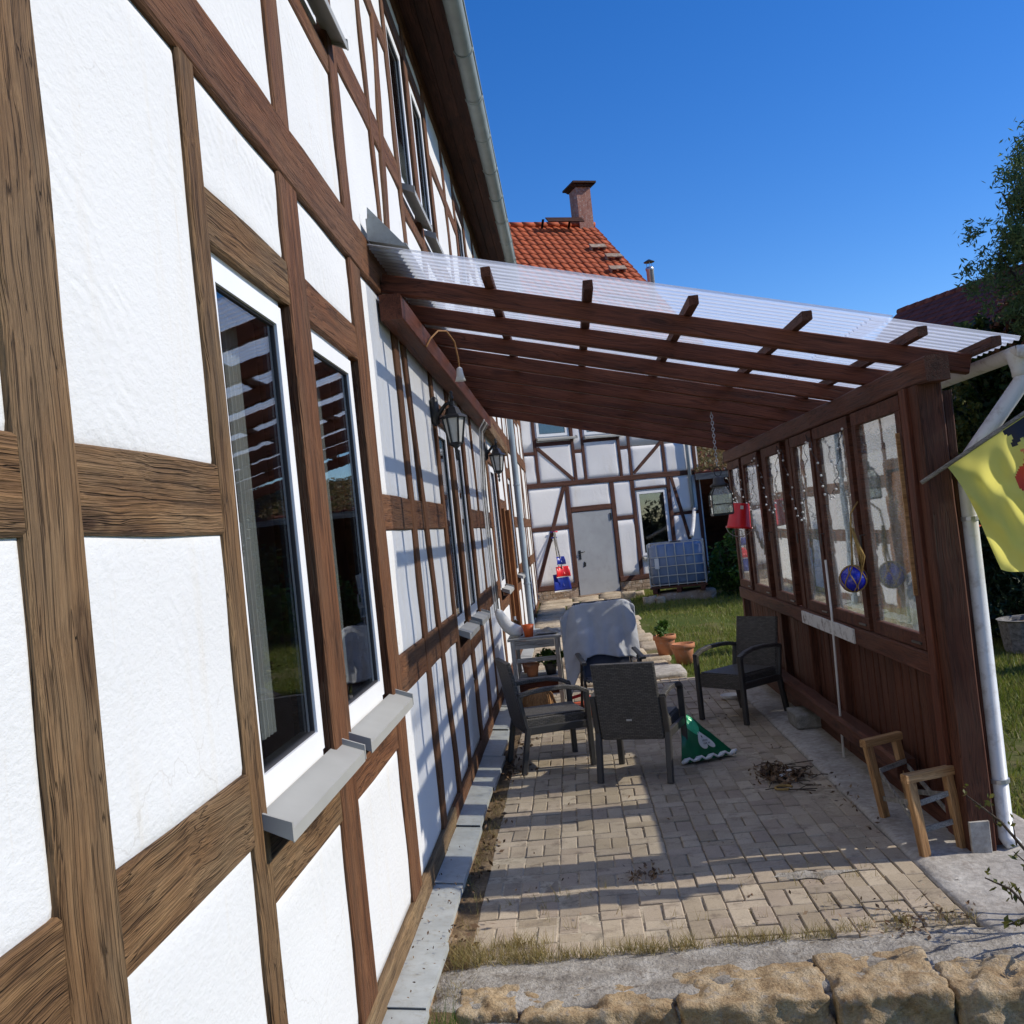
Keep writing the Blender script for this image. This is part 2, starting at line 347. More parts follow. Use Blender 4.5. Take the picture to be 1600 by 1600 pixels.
M_DOORW = wood('orange_brown_door_wood', (0.14, 0.055, 0.018), (0.25, 0.105, 0.035), (0.34, 0.16, 0.06), bstr=0.3)
M_BDARK = wood('dark_brown_frame', (0.04, 0.016, 0.012), (0.095, 0.04, 0.028), (0.14, 0.062, 0.045), bstr=0.4)
M_PVC = plain('white_pvc', (0.80, 0.81, 0.82), 0.35, 0.03, 3, 0.45)
M_GUTW = plain('grey_white_pvc_pipe', (0.62, 0.63, 0.64), 0.4, 0.08, 5, 0.4, dirt=(0.40, 0.38, 0.36))
M_GASK = plain('black_gasket', (0.03, 0.03, 0.035), 0.6, 0.1)
M_ZINC = plain('zinc_sheet', (0.36, 0.38, 0.37), 0.45, 0.14, 9, 0.5, dirt=(0.28, 0.27, 0.23))
M_SILLZ = plain('grey_coated_sill', (0.33, 0.33, 0.31), 0.5, 0.06, 5, 0.4)
M_ZGUT = plain('zinc_gutter', (0.27, 0.31, 0.30), 0.5, 0.12, 4, 0.4)
M_PIPE = plain('blue_grey_pipe', (0.28, 0.34, 0.38), 0.45, 0.1, 4, 0.4)
M_GLASS = mat_glass('house_glass', 2.1, 0.0, (0.80, 0.82, 0.82))
M_OLDG = mat_glass('dirty_old_glass', 1.7, 0.05, (0.985, 0.995, 0.99), dirtcol=(0.85, 0.9, 0.93))
M_CLEAR = mat_glass('clear_glass', 1.6, 0.28)
M_ROOM = plain('dark_room', (0.38, 0.24, 0.18), 0.9, 0.3, 2)
M_CURT = plain('white_curtain', (0.55, 0.55, 0.52), 0.9, 0.1, 4)
M_PAVE = mat_paver('grey_beige_paver', [(0.34, 0.28, 0.20), (0.44, 0.37, 0.275), (0.38, 0.31, 0.24), (0.50, 0.425, 0.32), (0.33, 0.275, 0.21)])
M_SAND = plain('joint_sand', (0.40, 0.34, 0.255), 0.95, 0.35, 14, 0.1, 0.5, 150, dirt=(0.10, 0.08, 0.055))
M_CONC = mat_stone('old_concrete', (0.30, 0.275, 0.24), (0.40, 0.37, 0.33), (0.50, 0.475, 0.43), 3.0, 0.5, (0.27, 0.235, 0.2))
M_MORT = mat_stone('grey_mortar', (0.20, 0.175, 0.145), (0.36, 0.33, 0.285), (0.47, 0.44, 0.39), 6.0, 1.0, (0.14, 0.11, 0.08))
M_SST = mat_stone('yellow_sandstone', (0.27, 0.175, 0.09), (0.44, 0.32, 0.185), (0.54, 0.44, 0.30), 9.0, 1.0, (0.33, 0.29, 0.24))
M_SLAB = mat_stone('path_sandstone', (0.34, 0.27, 0.19), (0.44, 0.36, 0.255), (0.52, 0.44, 0.33), 4.0, 0.8, (0.28, 0.235, 0.18))
M_PLIN = mat_stone('crumbling_plinth', (0.30, 0.20, 0.12), (0.43, 0.31, 0.20), (0.52, 0.40, 0.27), 7.0, 1.0, (0.36, 0.30, 0.24))
M_BRICK = mat_stone('pale_plinth_brick', (0.25, 0.17, 0.12), (0.34, 0.25, 0.18), (0.42, 0.33, 0.25), 5.0, 0.6)
M_TILE = plain('red_clay_tile', (0.40, 0.085, 0.028), 0.7, 0.3, 2.0, 0.25, dirt=(0.26, 0.06, 0.03))
M_BTILE = plain('dark_red_tile', (0.15, 0.05, 0.037), 0.85, 0.35, 3.0, 0.2)
M_CHIM = mat_stone('chimney_brick', (0.26, 0.115, 0.085), (0.36, 0.18, 0.135), (0.42, 0.24, 0.19), 6.0, 0.5)
M_WICK = mat_wicker('dark_wicker', (0.10, 0.092, 0.083))
M_FRAME = plain('black_brown_metal', (0.045, 0.042, 0.040), 0.4, 0.1, 6, 0.5)
M_TEXT = plain('dark_blue_sling', (0.05, 0.055, 0.075), 0.8, 0.1, 20)
M_TOWEL = plain('grey_fleece', (0.44, 0.45, 0.48), 0.95, 0.06, 10, 0.1, 0.5, 180)
M_BLACK = plain('black_iron', (0.014, 0.014, 0.016), 0.4, 0.2, 8, 0.5)
M_FROST = plain('frosted_lamp_glass', (0.55, 0.55, 0.52), 0.35, 0.1, 5, 0.5)
M_RED = plain('red_plastic', (0.75, 0.018, 0.02), 0.35, 0.06, 4, 0.5)
M_ORNG = plain('orange_plastic', (0.62, 0.11, 0.02), 0.45, 0.15, 6, 0.4)
M_BLUE = plain('blue_plastic', (0.012, 0.03, 0.28), 0.35, 0.1, 4, 0.5)
M_BALL = plain('cobalt_glass', (0.006, 0.012, 0.33), 0.08, 0.25, 5, 0.8)
M_ROPE = plain('tan_rope', (0.34, 0.22, 0.075), 0.9, 0.25, 30, 0.2, 0.6, 90)
M_TERRA = plain('terracotta', (0.46, 0.19, 0.095), 0.85, 0.12, 8, 0.2, dirt=(0.42, 0.26, 0.18))
M_WHITE = plain('off_white', (0.72, 0.71, 0.68), 0.6, 0.06, 6)
M_CHIPW = plain('chipped_white_paint', (0.62, 0.62, 0.60), 0.7, 0.06, 6, 0.3, 0.3, 40, dirt=(0.12, 0.07, 0.05))
M_GREEN = plain('green_foil_bag', (0.004, 0.125, 0.052), 0.3, 0.15, 6, 0.5)
M_GREEN2 = plain('bright_green_foil', (0.06, 0.50, 0.24), 0.3, 0.25, 14, 0.5)
M_FBLK = plain('flag_black', (0.03, 0.032, 0.045), 0.8, 0.05); M_FRED = plain('flag_red', (0.55, 0.07, 0.045), 0.8, 0.05); M_FORG = plain('flag_orange', (0.62, 0.22, 0.10), 0.8, 0.05)
M_STEEL = plain('galvanised_steel', (0.45, 0.46, 0.47), 0.35, 0.1, 5, 0.5, metal=0.6)
M_DOOR = plain('grey_metal_door', (0.34, 0.355, 0.37), 0.5, 0.08, 2, 0.35, dirt=(0.30, 0.31, 0.32))
M_TANK = plain('blue_grey_tank', (0.16, 0.22, 0.34), 0.35, 0.18, 2, 0.45)
M_BLOCK = mat_stone('concrete_block', (0.22, 0.21, 0.19), (0.30, 0.29, 0.26), (0.37, 0.36, 0.33), 12.0, 0.8, (0.2, 0.19, 0.17))
M_SOIL = mat_stone('soil', (0.10, 0.065, 0.035), (0.19, 0.13, 0.075), (0.28, 0.20, 0.12), 6.0, 0.9, (0.14, 0.10, 0.06))
M_WHIP = plain('basket_straw', (0.36, 0.19, 0.08), 0.85, 0.35, 40, 0.2, 0.8, 120)
M_BARK = mat_stone('bark', (0.05, 0.037, 0.026), (0.085, 0.064, 0.047), (0.12, 0.095, 0.072), 9.0, 0.9, (0.10, 0.10, 0.07))
L_DARK = mat_leaf('dark_leaf', [(0.018, 0.036, 0.010), (0.030, 0.058, 0.014), (0.050, 0.080, 0.018)])
L_CON = mat_leaf('conifer_leaf', [(0.010, 0.028, 0.010), (0.018, 0.042, 0.014), (0.030, 0.055, 0.018)], trans=0.15)
L_MID = mat_leaf('mid_leaf', [(0.030, 0.058, 0.012), (0.055, 0.095, 0.018), (0.085, 0.12, 0.022)])
L_YEL = mat_leaf('yellow_green_leaf', [(0.07, 0.085, 0.014), (0.11, 0.115, 0.02), (0.15, 0.14, 0.03)])
L_WIL = mat_leaf('willow_leaf', [(0.10, 0.16, 0.05), (0.15, 0.22, 0.07), (0.21, 0.28, 0.10)], trans=.5)
L_RUST = mat_leaf('rust_leaf', [(0.17, 0.075, 0.035), (0.25, 0.13, 0.06), (0.10, 0.075, 0.03)])
L_LAWN = mat_leaf('lawn_blade', [(0.10, 0.14, 0.018), (0.15, 0.20, 0.025), (0.21, 0.23, 0.045), (0.28, 0.24, 0.09)], trans=0.35)
L_DRY = mat_leaf('dry_blade', [(0.26, 0.19, 0.07), (0.36, 0.27, 0.11), (0.20, 0.18, 0.05), (0.42, 0.33, 0.16)], trans=0.25)
L_LUSH = mat_leaf('lush_blade', [(0.045, 0.10, 0.012), (0.075, 0.15, 0.02)], trans=0.3)
L_LITTER = mat_leaf('dead_leaf', [(0.05, 0.028, 0.016), (0.10, 0.055, 0.028), (0.20, 0.12, 0.06), (0.28, 0.20, 0.12)], trans=0.1)

def mat_poly():
    m = bpy.data.materials.new('milky_corrugated_plastic'); m.use_nodes = True; t = m.node_tree
    for n in list(t.nodes): t.nodes.remove(n)
    o = nd(t, 'OutputMaterial'); tr = nd(t, 'BsdfTransparent', Color=(0.95, 0.96, 0.98, 1)); tl = nd(t, 'BsdfTranslucent', Color=(0.82, 0.88, 0.99, 1))
    gl = nd(t, 'BsdfGlossy', Roughness=0.12); a = nd(t, 'MixShader'); b = nd(t, 'MixShader'); f = ramp(t, noise(t, world_pos(t, (0.4, 3, 1)), 3, 4, 0.6), [(0.3, (0.40,) * 3), (0.7, (0.48,) * 3)])
    t.links.new(f, a.inputs[0]); t.links.new(tr.outputs[0], a.inputs[1]); t.links.new(tl.outputs[0], a.inputs[2])
    t.links.new(schlick(t, 0.04), b.inputs[0]); t.links.new(a.outputs[0], b.inputs[1]); t.links.new(gl.outputs[0], b.inputs[2]); t.links.new(b.outputs[0], o.inputs[0]); return m
M_POLY = mat_poly()
def mat_flag():
    m, t, b = new_mat('yellow_flag_cloth', 0.8, 0.15); b.inputs['Base Color'].default_value = (0.84, 0.78, 0.20, 1)
    tl = nd(t, 'BsdfTranslucent', Color=(0.84, 0.78, 0.20, 1)); mx = nd(t, 'MixShader', Fac=0.5)
    t.links.new(b.outputs[0], mx.inputs[1]); t.links.new(tl.outputs[0], mx.inputs[2]); t.links.new(mx.outputs[0], t.nodes['Material Output'].inputs[0]); return m
M_FLAG = mat_flag()
def mat_ground():
    m, t, b = new_mat('lawn_soil', 0.95, 0.1)
    p = world_pos(t); n = noise(t, p, 0.55, 5, 0.6); n2 = noise(t, p, 9, 6, 0.7); n3 = noise(t, p, 60, 3, 0.6)
    c = ramp(t, n, [(0.36, (0.055, 0.085, 0.016)), (0.52, (0.085, 0.105, 0.025)), (0.66, (0.20, 0.155, 0.09))])
    c = mixc(t, 0.6, c, ramp(t, n2, [(0.35, (0.6, 0.6, 0.55)), (0.65, (1.15, 1.15, 1.1))]), 'MULTIPLY')
    t.links.new(c, b.inputs['Base Color']); bump(t, b, n3, 0.6, 0.02); return m
M_GRND = mat_ground()

# ------------------------------------------------------------------ ground
def ground_z(x, y):
    if y < 4.05: return -0.42
    if y < 4.15: return -0.42 + (y - 4.05) / 0.10 * 0.385
    return -0.035 + 0.17 * min(1, max(0, (y - 12) / 11.0)) + (0.02 * math.sin(x * 1.3) * math.sin(y * 0.9) if x > 2.4 else 0) - (0.035 if x > 2.4 else 0)
xs = [-400, -120, -40, -15, -6, -3, -1, 0, 1, 1.6, 2.2] + [2.5 + 0.5 * i for i in range(20)] + [13, 16, 20, 30, 60, 150, 400]
ys = [-400, -100, -30, -10, -2, 1, 3, 4.05, 4.15, 4.4, 5] + [5.5 + 0.75 * i for i in range(28)] + [28, 32, 40, 60, 120, 250, 500]
g = G(); g.add([(x, y, ground_z(x, y)) for y in ys for x in xs],
               [(j * len(xs) + i, j * len(xs) + i + 1, (j + 1) * len(xs) + i + 1, (j + 1) * len(xs) + i) for j in range(len(ys) - 1) for i in range(len(xs) - 1)])
o = g.build('ground', M_GRND, None, Matrix.Identity(4)); o['kind'] = 'structure'

# patio: sand bed with individual paving blocks in a parquet of one stretcher and two headers
PX0, PX1, PY0, PY1 = -0.665, 1.568, 4.43, 11.75
patio = G().box((PX0, PY0, -0.09), (PX1, PY1, -0.011)).build('patio', M_SAND); patio['kind'] = 'structure'
def block_mesh(name, a, b):
    g = G(); c = 0.005; d = 0.004; h = 0.055
    g.add([(-a, -b, -h), (a, -b, -h), (a, b, -h), (-a, b, -h), (-a, -b, -d), (a, -b, -d), (a, b, -d), (-a, b, -d), (-a + c, -b + c, 0), (a - c, -b + c, 0), (a - c, b - c, 0), (-a + c, b - c, 0)],
          [(0, 1, 5, 4), (1, 2, 6, 5), (2, 3, 7, 6), (3, 0, 4, 7), (4, 5, 9, 8), (5, 6, 10, 9), (6, 7, 11, 10), (7, 4, 8, 11), (8, 9, 10, 11)])
    me = bpy.data.meshes.new(name); me.from_pydata(g.v, [], g.f); me.materials.append(M_PAVE); me.update(); return me, g
me_s, gs = block_mesh('block_stretcher', 0.0975, 0.0475); me_h, gh = block_mesh('block_header', 0.0475, 0.0975)
blocks = []
for c in range(11):
    x = PX0 + 0.0015 + 0.203 * c; y = PY0 - rnd.uniform(0, 0.3); k = rnd.randint(0, 1)
    lengthwise = c >= 9
    while y < PY1:
        if lengthwise:
            for q in (0.05, 0.152): blocks.append((x + q, y + 0.1, 1))
            y += 0.204
        elif k % 2: blocks.append((x + 0.1, y + 0.05, 0)); y += 0.102
        else:
            for q in (0.05, 0.152): blocks.append((x + q, y + 0.1, 1))
            y += 0.204
        k += 1
blocks = [b for b in blocks if PY0 + 0.03 < b[1] < PY1 - 0.03]
blocks.sort(key=lambda b: b[1])
rest = G()
for i, (x, y, k) in enumerate(blocks):
    Mx = Matrix.Translation((x + rnd.uniform(-.002, .002), y + rnd.uniform(-.002, .002), rnd.uniform(-0.007, 0.003) + .006 * math.sin(x * 2.3 + y * 1.1))) @ Matrix.Rotation(rnd.uniform(-.018, .018), 4, 'Z') @ Matrix.Rotation(rnd.uniform(-.022, .022), 4, 'X') @ Matrix.Rotation(rnd.uniform(-.02, .02), 4, 'Y')
    if i < 300: inst('paving_block', me_h if k else me_s, patio, Mx)
    else: rest.add([Mx @ Vector(v) for v in (gh if k else gs).v], gs.f)
o = rest.build('far_paving_blocks', M_PAVE, patio); o['kind'] = 'stuff'

def rough_box(name, lo, hi, mat, parent=None, amp=0.02, n=7, seed=0, top_only=False, smooth=True, pw=16, fq=6.0):
    """a hewn block: subdivided box with lumpy faces and rounded arrises"""
    rr = random.Random(seed); lo, hi = Vector(lo), Vector(hi); c = (lo + hi) / 2; h = (hi - lo) / 2
    ph = [(rr.uniform(0, 6), rr.uniform(3, 9), Vector((rr.uniform(-1, 1), rr.uniform(-1, 1), rr.uniform(-1, 1))).normalized()) for _ in range(7)]
    V = {}; vs = []; fs = []
    def vid(i, j, k):
        if (i, j, k) not in V:
            u = Vector((2 * i / n - 1, 2 * j / n - 1, 2 * k / n - 1)); e = u.copy()
            p4 = (abs(u.x) ** pw + abs(u.y) ** pw + abs(u.z) ** pw) ** (1 / pw); e = e / max(p4, 1e-6) * max(abs(u.x), abs(u.y), abs(u.z))
            q = c + Vector((e.x * h.x, e.y * h.y, e.z * h.z))
            d = 1.5 * mnoise.fractal(q * fq + Vector((seed * 3.7, 0, 0)), 0.9, 2.0, 5)
            q += e.normalized() * d * amp
            V[(i, j, k)] = len(vs); vs.append(q)
        return V[(i, j, k)]
    for a in range(n):
        for b in range(n):
            for s in (0, n):
                for ax in range(3):
                    q = []
                    for (da, db) in ((0, 0), (1, 0), (1, 1), (0, 1)):
                        t = [a + da, b + db]; t.insert(ax, s); q.append(vid(*t))
                    fs.append(tuple(q if (s == n) != (ax == 1) else q[::-1]))
    return G().add(vs, fs).build(name, mat, parent, None, smooth)

cs = G(); nst = 40; cs.add([(1.02, 5.16, 0.0075)] + [(1.02 + (.19 + .05 * math.sin(3 * a + 1) + .03 * math.sin(7 * a)) * math.cos(a), 5.16 + (.055 + .015 * math.sin(4 * a) + .012 * math.sin(9 * a)) * math.sin(a), 0.0055) for a in [2 * math.pi * i / nst for i in range(nst)]], [(0, 1 + i, 1 + (i + 1) % nst) for i in range(nst)])
cs.build('cement_splash', M_MORT, patio)
# mortar strip and step of yellow sandstone blocks at the near end
o = rough_box('step_mortar', (-0.80, 4.00, -0.20), (1.75, 4.435, -0.001), M_MORT, None, 0.013, 50, 3, False, True, 16, 8.0); o['kind'] = 'structure'
o = rough_box('step_core', (-0.70, 3.95, -0.42), (1.80, 4.12, -0.030), M_MORT, None, 0.012, 40, 8, False, True, 16, 8.0); o['kind'] = 'structure'
step = root('stone_step', 'row of rough yellow sandstone blocks edging the patio in the foreground', 'step', (0.5, 3.9, -0.4))
for i, (x0, x1, y0, y1, z1) in enumerate([(-0.66, -0.41, 3.96, 4.19, 0.010), (-0.405, 0.22, 3.93, 4.13, -0.006), (0.225, 0.81, 3.89, 4.20, 0.006), (0.815, 1.255, 3.85, 4.24, 0.012), (1.262, 1.80, 3.84, 4.12, 0.006)]):
    rough_box('stone', (x0, y0, -0.42), (x1, y1, z1), M_SST, step, 0.020, 34, 20 + i, False, True, 26, 8.0)
# concrete strip under the glazed wall
o = rough_box('concrete_strip', (1.575, 4.25, -0.25), (2.35, 11.8, 0.012), M_CONC, None, 0.008, 18, 5); o['kind'] = 'structure'
# garden path of uneven slabs towards the back house
path = G().box((-0.90, 11.76, -0.25), (1.12, 24.4, -0.005)).build('garden_path', M_SOIL); path['kind'] = 'structure'
y = 11.80; i = 0
while y < 24.2:
    d = rnd.uniform(0.55, 0.95); x = -0.88; zz = 0.012 + 0.15 * min(1, max(0, (y - 12) / 11.0))
    while x < 1.0:
        ww = min(rnd.uniform(0.55, 1.0), 1.12 - x + rnd.uniform(-.08, .08))
        if ww > 0.2: rough_box('paving_slab', (x, y, -0.06), (x + ww - 0.02, y + d - 0.025, zz + rnd.uniform(-.012, .02)), M_SLAB, path, 0.010, 4, 100 + i); i += 1
        x += ww
    y += d
o = rough_box('threshold_slab', (0.55, 11.80, -0.1), (1.20, 12.55, 0.05), M_CONC, path, 0.008, 6, 77)

# ------------------------------------------------------------------ the timber-framed house on the left
XW = -0.932
house = root('timber_house', 'long white plastered half-timbered house with weathered brown beams along the left', 'house', (-4, 10, 0))
def HP(u, v, out): return Vector((XW + out, u, v))
def timber(P, nrm, par, name, a, b, wd, proud, mat, dp=0.13, jit=0.004):
    return wood_bar(name, P(a[0], a[1], proud - dp / 2), P(b[0], b[1], proud - dp / 2), wd, dp, mat, par, nrm, 0.007, jit)
def ht(name, a, b, wd, proud, mat=None):
    if mat is None: mat = M_OAK if min(a[0], b[0]) < 3.0 and max(a[0], b[0]) < 6 else M_OAKR
    return timber(HP, (1, 0, 0), house, name, a, b, wd, proud, mat)
def panel(P, par, u0, u1, v0, v1, mat, bulge=0.004, nmax=24, thick=0.09):
    """plaster infill, slightly pillowed and set back at its edges"""
    nu = max(4, min(nmax, int((u1 - u0) / 0.045))); nv = max(4, min(nmax, int((v1 - v0) / 0.045)))
    a, b = rnd.uniform(0, 6), rnd.uniform(0, 6)
    def fn(s, t):
        e = min(1, min(s, 1 - s) * (u1 - u0) / 0.045) * min(1, min(t, 1 - t) * (v1 - v0) / 0.045)
        return P(u0 + (u1 - u0) * s, v0 + (v1 - v0) * t, -0.008 + (bulge + .004) * e + 0.0025 * math.sin(a + s * 7 + t * 3) * e + 0.002 * math.sin(b + t * 9) * e)
    g = G(); g.grid(fn, nu, nv); g2 = [P(u0, v0, -thick), P(u1, v0, -thick), P(u1, v1, -thick), P(u0, v1, -thick)]
    k = len(g.v); idx = [0, nu, (nu + 1) * (nv + 1) - 1, (nu + 1) * nv]
    g.v += [tuple(p) for p in g2]
    ring = [list(range(0, nu + 1)), [j * (nu + 1) + nu for j in range(nv + 1)], list(range((nu + 1) * (nv + 1) - 1, (nu + 1) * nv - 1, -1)), [j * (nu + 1) for j in range(nv, -1, -1)]]
    for q in range(4):
        g.f.append(tuple([k + q] + [k + (q + 1) % 4] + ring[q][::-1])); g.m.append(0)
    g.f.append((k + 3, k + 2, k + 1, k)); g.m.append(0)
    return g.build('plaster_panel', mat, par, None, True)
# sill beam, girth, wall plate
for a, b in ((-4.0, 1.0), (1.0, 6.3), (6.3, 12.2), (12.2, 18.2), (18.2, 24.3)):
    ht('sill_beam', (a, 0.13), (b, 0.13), 0.145, 0.024, M_SILLW if b < 6.5 else M_OAKR)
for a, b in ((-4.0, 1.2), (1.2, 6.1), (6.1, 12.0), (12.0, 18.0), (18.0, 24.3)):
    ht('girth_beam', (a, 3.42), (b, 3.42), 0.235, 0.022, M_OAKR)
for a, b in ((-4.0, 6.0), (6.0, 12.5), (12.5, 18.5), (18.5, 24.3)):
    ht('wall_plate', (a, 6.11), (b, 6.11), 0.18, 0.020, M_OAKR)
# ground-floor posts: (position, width)
GP = [(-2.6, .2), (-1.2, .2), (0.3, .2), (1.735, .205), (2.665, .12), (3.665, .26), (4.825, .25), (5.90, .15), (7.42, .12), (8.37, .20), (9.40, .20), (10.33, .10), (12.05, .20), (13.62, .14), (14.95, .14), (15.9, .16), (16.9, .16), (18.4, .18), (20.0, .18), (21.6, .18), (23.2, .18), (24.2, .2)]
for p, wd in GP: ht('post', (p, 0.20), (p, 3.305), wd, 0.015)
ht('brace', (6.16, 3.30), (6.70, 0.20), 0.13, 0.019, M_OAKR)
ht('brace', (20.2, 0.2), (21.2, 3.3), 0.14, 0.019, M_OAKR)
# windows: (u0, u1), frame sits in the bay with a dark reveal
GW = [(2.665, 3.468), (3.735, 4.585), (7.49, 8.14), (8.56, 9.24), (12.5, 13.3), (16.05, 16.75)]
def window(P, nrm, par, u0, u1, v0, v1, sill=True, rec=0.035, curtain=False):
    g = G(); f = 0.048; d = 0.06
    def ring(g, a0, a1, b0, b1, wd, o0, o1):
        for (p, q) in (((a0, b0), (a1, b0 + wd)), ((a0, b1 - wd), (a1, b1)), ((a0, b0 + wd), (a0 + wd, b1 - wd)), ((a1 - wd, b0 + wd), (a1, b1 - wd))):
            pts = [(p[0], p[1]), (q[0], p[1]), (q[0], q[1]), (p[0], q[1])]
            g.prism(pts, lambda u, v, t: P(u, v, o0 + (o1 - o0) * t), 1.0)
    ring(g, u0, u1, v0, v1, f, -rec - d, -rec - .006)
    wn = g.build('window', M_PVC, par)
    g = G(); ring(g, u0 + f - .012, u1 - f + .012, v0 + f - .012, v1 - f + .012, 0.068, -rec - d + .01, -rec + 0.011); g.build('sash', M_PVC, wn)
    g = G(); ring(g, u0 + f - .017, u1 - f + .017, v0 + f - .017, v1 - f + .017, 0.006, -rec - .012, -rec - .003); g.build('groove_shadow', M_GASK, wn)  # black ring drawn in for the shadowed groove between frame and sash
    e = f + 0.056; g = G(); ring(g, u0 + e - .001, u1 - e + .001, v0 + e - .001, v1 - e + .001, 0.009, -rec - d + 0.012, -rec + 0.0015); g.build('gasket', M_GASK, wn)
    g = G(); g.prism([(u0 + e + .004, v0 + e + .004), (u1 - e - .004, v0 + e + .004), (u1 - e - .004, v1 - e - .004), (u0 + e + .004, v1 - e - .004)], lambda u, v, t: P(u, v, -rec - 0.006 - 0.006 * t), 1.0)
    g.build('pane', M_GLASS, wn)
    if sill:
        s0, s1 = u0 + 0.02, u1 + 0.16; zt = v0 - 0.002; on = -rec + 0.004; of = 0.094; g = G()
        g.prism([(on, zt + 0.012), (of, zt - 0.026), (of, zt - 0.064), (of - .004, zt - 0.064), (of - .004, zt - 0.030), (on, zt + 0.007)], lambda a, b, t: P(s0 + (s1 - s0) * t, b, a), 1.0)
        for e0 in (s0 - .012, s1): g.prism([(on + .002, zt - 0.01), (of + .002, zt - 0.058), (of + .002, zt - 0.006), (on + .002, zt + 0.032)], lambda a, b, t: P(e0 + 0.012 * t, b, a), 1.0)
        g.build('window_sill', M_SILLZ, wn)
    if curtain:
        g = G(); ua, ub = (u1 - 0.24, u1 - 0.10)
        g.grid(lambda s, t: P(ua + (ub - ua) * s, v0 + .12 + (v1 - v0 - .2) * t, -rec - 0.14 + 0.012 * math.sin(s * 22)), 24, 1); g.build('curtain', M_CURT, wn)
    return wn
for i, (u0, u1) in enumerate(GW):
    window(HP, (1, 0, 0), house, u0, u1, 1.185, 2.805, True, 0.010, i < 2)
# rails, headers and panels bay by bay
zb, z_lo, z_mid, z_hd, zt = 0.19, 1.235, 2.07, 2.885, 3.32
for i in range(len(GP) - 1):
    a, b = GP[i][0], GP[i + 1][0]; wa, wb = GP[i][1] / 2 - .015, GP[i + 1][1] / 2 - .015
    a2, b2 = a + wa + 0.012, b - wb - 0.012; pa, pb = a + wa - .02, b - wb + .02
    win = next((q for q in GW if q[0] > a - .15 and q[1] < b + .15), None)
    if (a, b) == (13.62, 14.95):                                 # doorway
        ht('header', (a2, 2.30), (b2, 2.30), 0.16, 0.010); panel(HP, house, pa, pb, 2.34, zt, M_PL)
        dr = G().prism([(a2 + .06, 0.2), (b2 - .06, 0.2), (b2 - .06, 2.2), (a2 + .06, 2.2)], lambda u, v, t: HP(u, v, -0.10 + 0.05 * t), 1.0).build('door', M_DOORW, house)
        for q in (a2 + .03, b2 - .03): wood_bar('door_post', HP(q, 0.2, -0.0), HP(q, 2.24, -0.0), 0.075, 0.12, M_DOORW, house, (1, 0, 0), 0.005, 0)
        continue
    if win:
        ht('header', (a2, z_hd), (b2, z_hd), 0.17, 0.011); panel(HP, house, pa, pb, z_hd + .06, zt, M_PL)
        ht('rail', (a2, 0.995), (b2, 0.995), 0.13, 0.010); panel(HP, house, pa, pb, zb, 0.95, M_PL)
        # reveal boards between post and frame
        for (q0, q1) in ((a + wa, win[0] + .006), (win[1] - .006, b - wb)):
            if q1 - q0 > 0.008:
                g = G(); g.prism([(q0, 1.05), (q1, 1.05), (q1, 2.82), (q0, 2.82)], lambda u, v, t: HP(u, v, -0.11 + 0.055 * t), 1.0); g.build('reveal_board', M_OAKR, house)
    else:
        ht('rail', (a2, z_lo), (b2, z_lo), 0.205, 0.010); ht('rail', (a2, z_mid), (b2, z_mid), 0.185, 0.012)
        panel(HP, house, pa, pb, zb, z_lo - .07, M_PL); panel(HP, house, pa, pb, z_lo + .07, z_mid - .06, M_PL); panel(HP, house, pa, pb, z_mid + .06, zt, M_PL)
# upper storey
UP = [(-2.2, .19), (-0.8, .19), (0.9, .19), (2.3, .19), (3.69, .185), (4.81, .19), (5.80, .085), (6.84, .12), (7.86, .18), (8.96, .16), (10.2, .16), (11.2, .16), (12.3, .16), (13.5, .16), (15.0, .16), (16.2, .16), (17.4, .16), (19.0, .16), (20.5, .16), (22.0, .16), (23.4, .16), (24.2, .2)]
for p, wd in UP: ht('post', (p, 3.535), (p, 6.03), wd, 0.015, M_OAKR)
ht('brace', (6.36, 5.32), (5.98, 3.535), 0.13, 0.018, M_OAKR)
UW = [(3.84, 4.66), (6.93, 7.70), (8.06, 8.80), (11.35, 12.15), (16.4, 17.2), (20.7, 21.5)]
for u0, u1 in UW: window(HP, (1, 0, 0), house, u0, u1, 4.42, 5.74, True, 0.012)
for i in range(len(UP) - 1):
    a, b = UP[i][0], UP[i + 1][0]; wa, wb = UP[i][1] / 2 - .015, UP[i + 1][1] / 2 - .015
    a2, b2 = a + wa + 0.012, b - wb - 0.012; pa, pb = a + wa - .02, b - wb + .02
    win = next((q for q in UW if q[0] > a - .15 and q[1] < b + .15), None)
    if win:
        ht('header', (a2, 5.81), (b2, 5.81), 0.13, 0.011, M_OAKR); panel(HP, house, pa, pb, 5.85, 6.04, M_PL)
        ht('rail', (a2, 4.255), (b2, 4.255), 0.11, 0.010, M_OAKR); panel(HP, house, pa, pb, 3.52, 4.23, M_PL)
        for (q0, q1) in ((a + wa, win[0] + .006), (win[1] - .006, b - wb)):
            if q1 - q0 > 0.008:
                g = G(); g.prism([(q0, 4.3), (q1, 4.3), (q1, 5.76), (q0, 5.76)], lambda u, v, t: HP(u, v, -0.11 + 0.055 * t), 1.0); g.build('reveal_board', M_OAKR, house)
    else:
        ht('rail', (a2, 4.44), (b2, 4.44), 0.19, 0.010, M_OAKR); ht('rail', (a2, 5.38), (b2, 5.38), 0.14, 0.011, M_OAKR)
        panel(HP, house, pa, pb, 3.52, 4.38, M_PL); panel(HP, house, pa, pb, 4.49, 5.34, M_PL); panel(HP, house, pa, pb, 5.41, 6.04, M_PL)
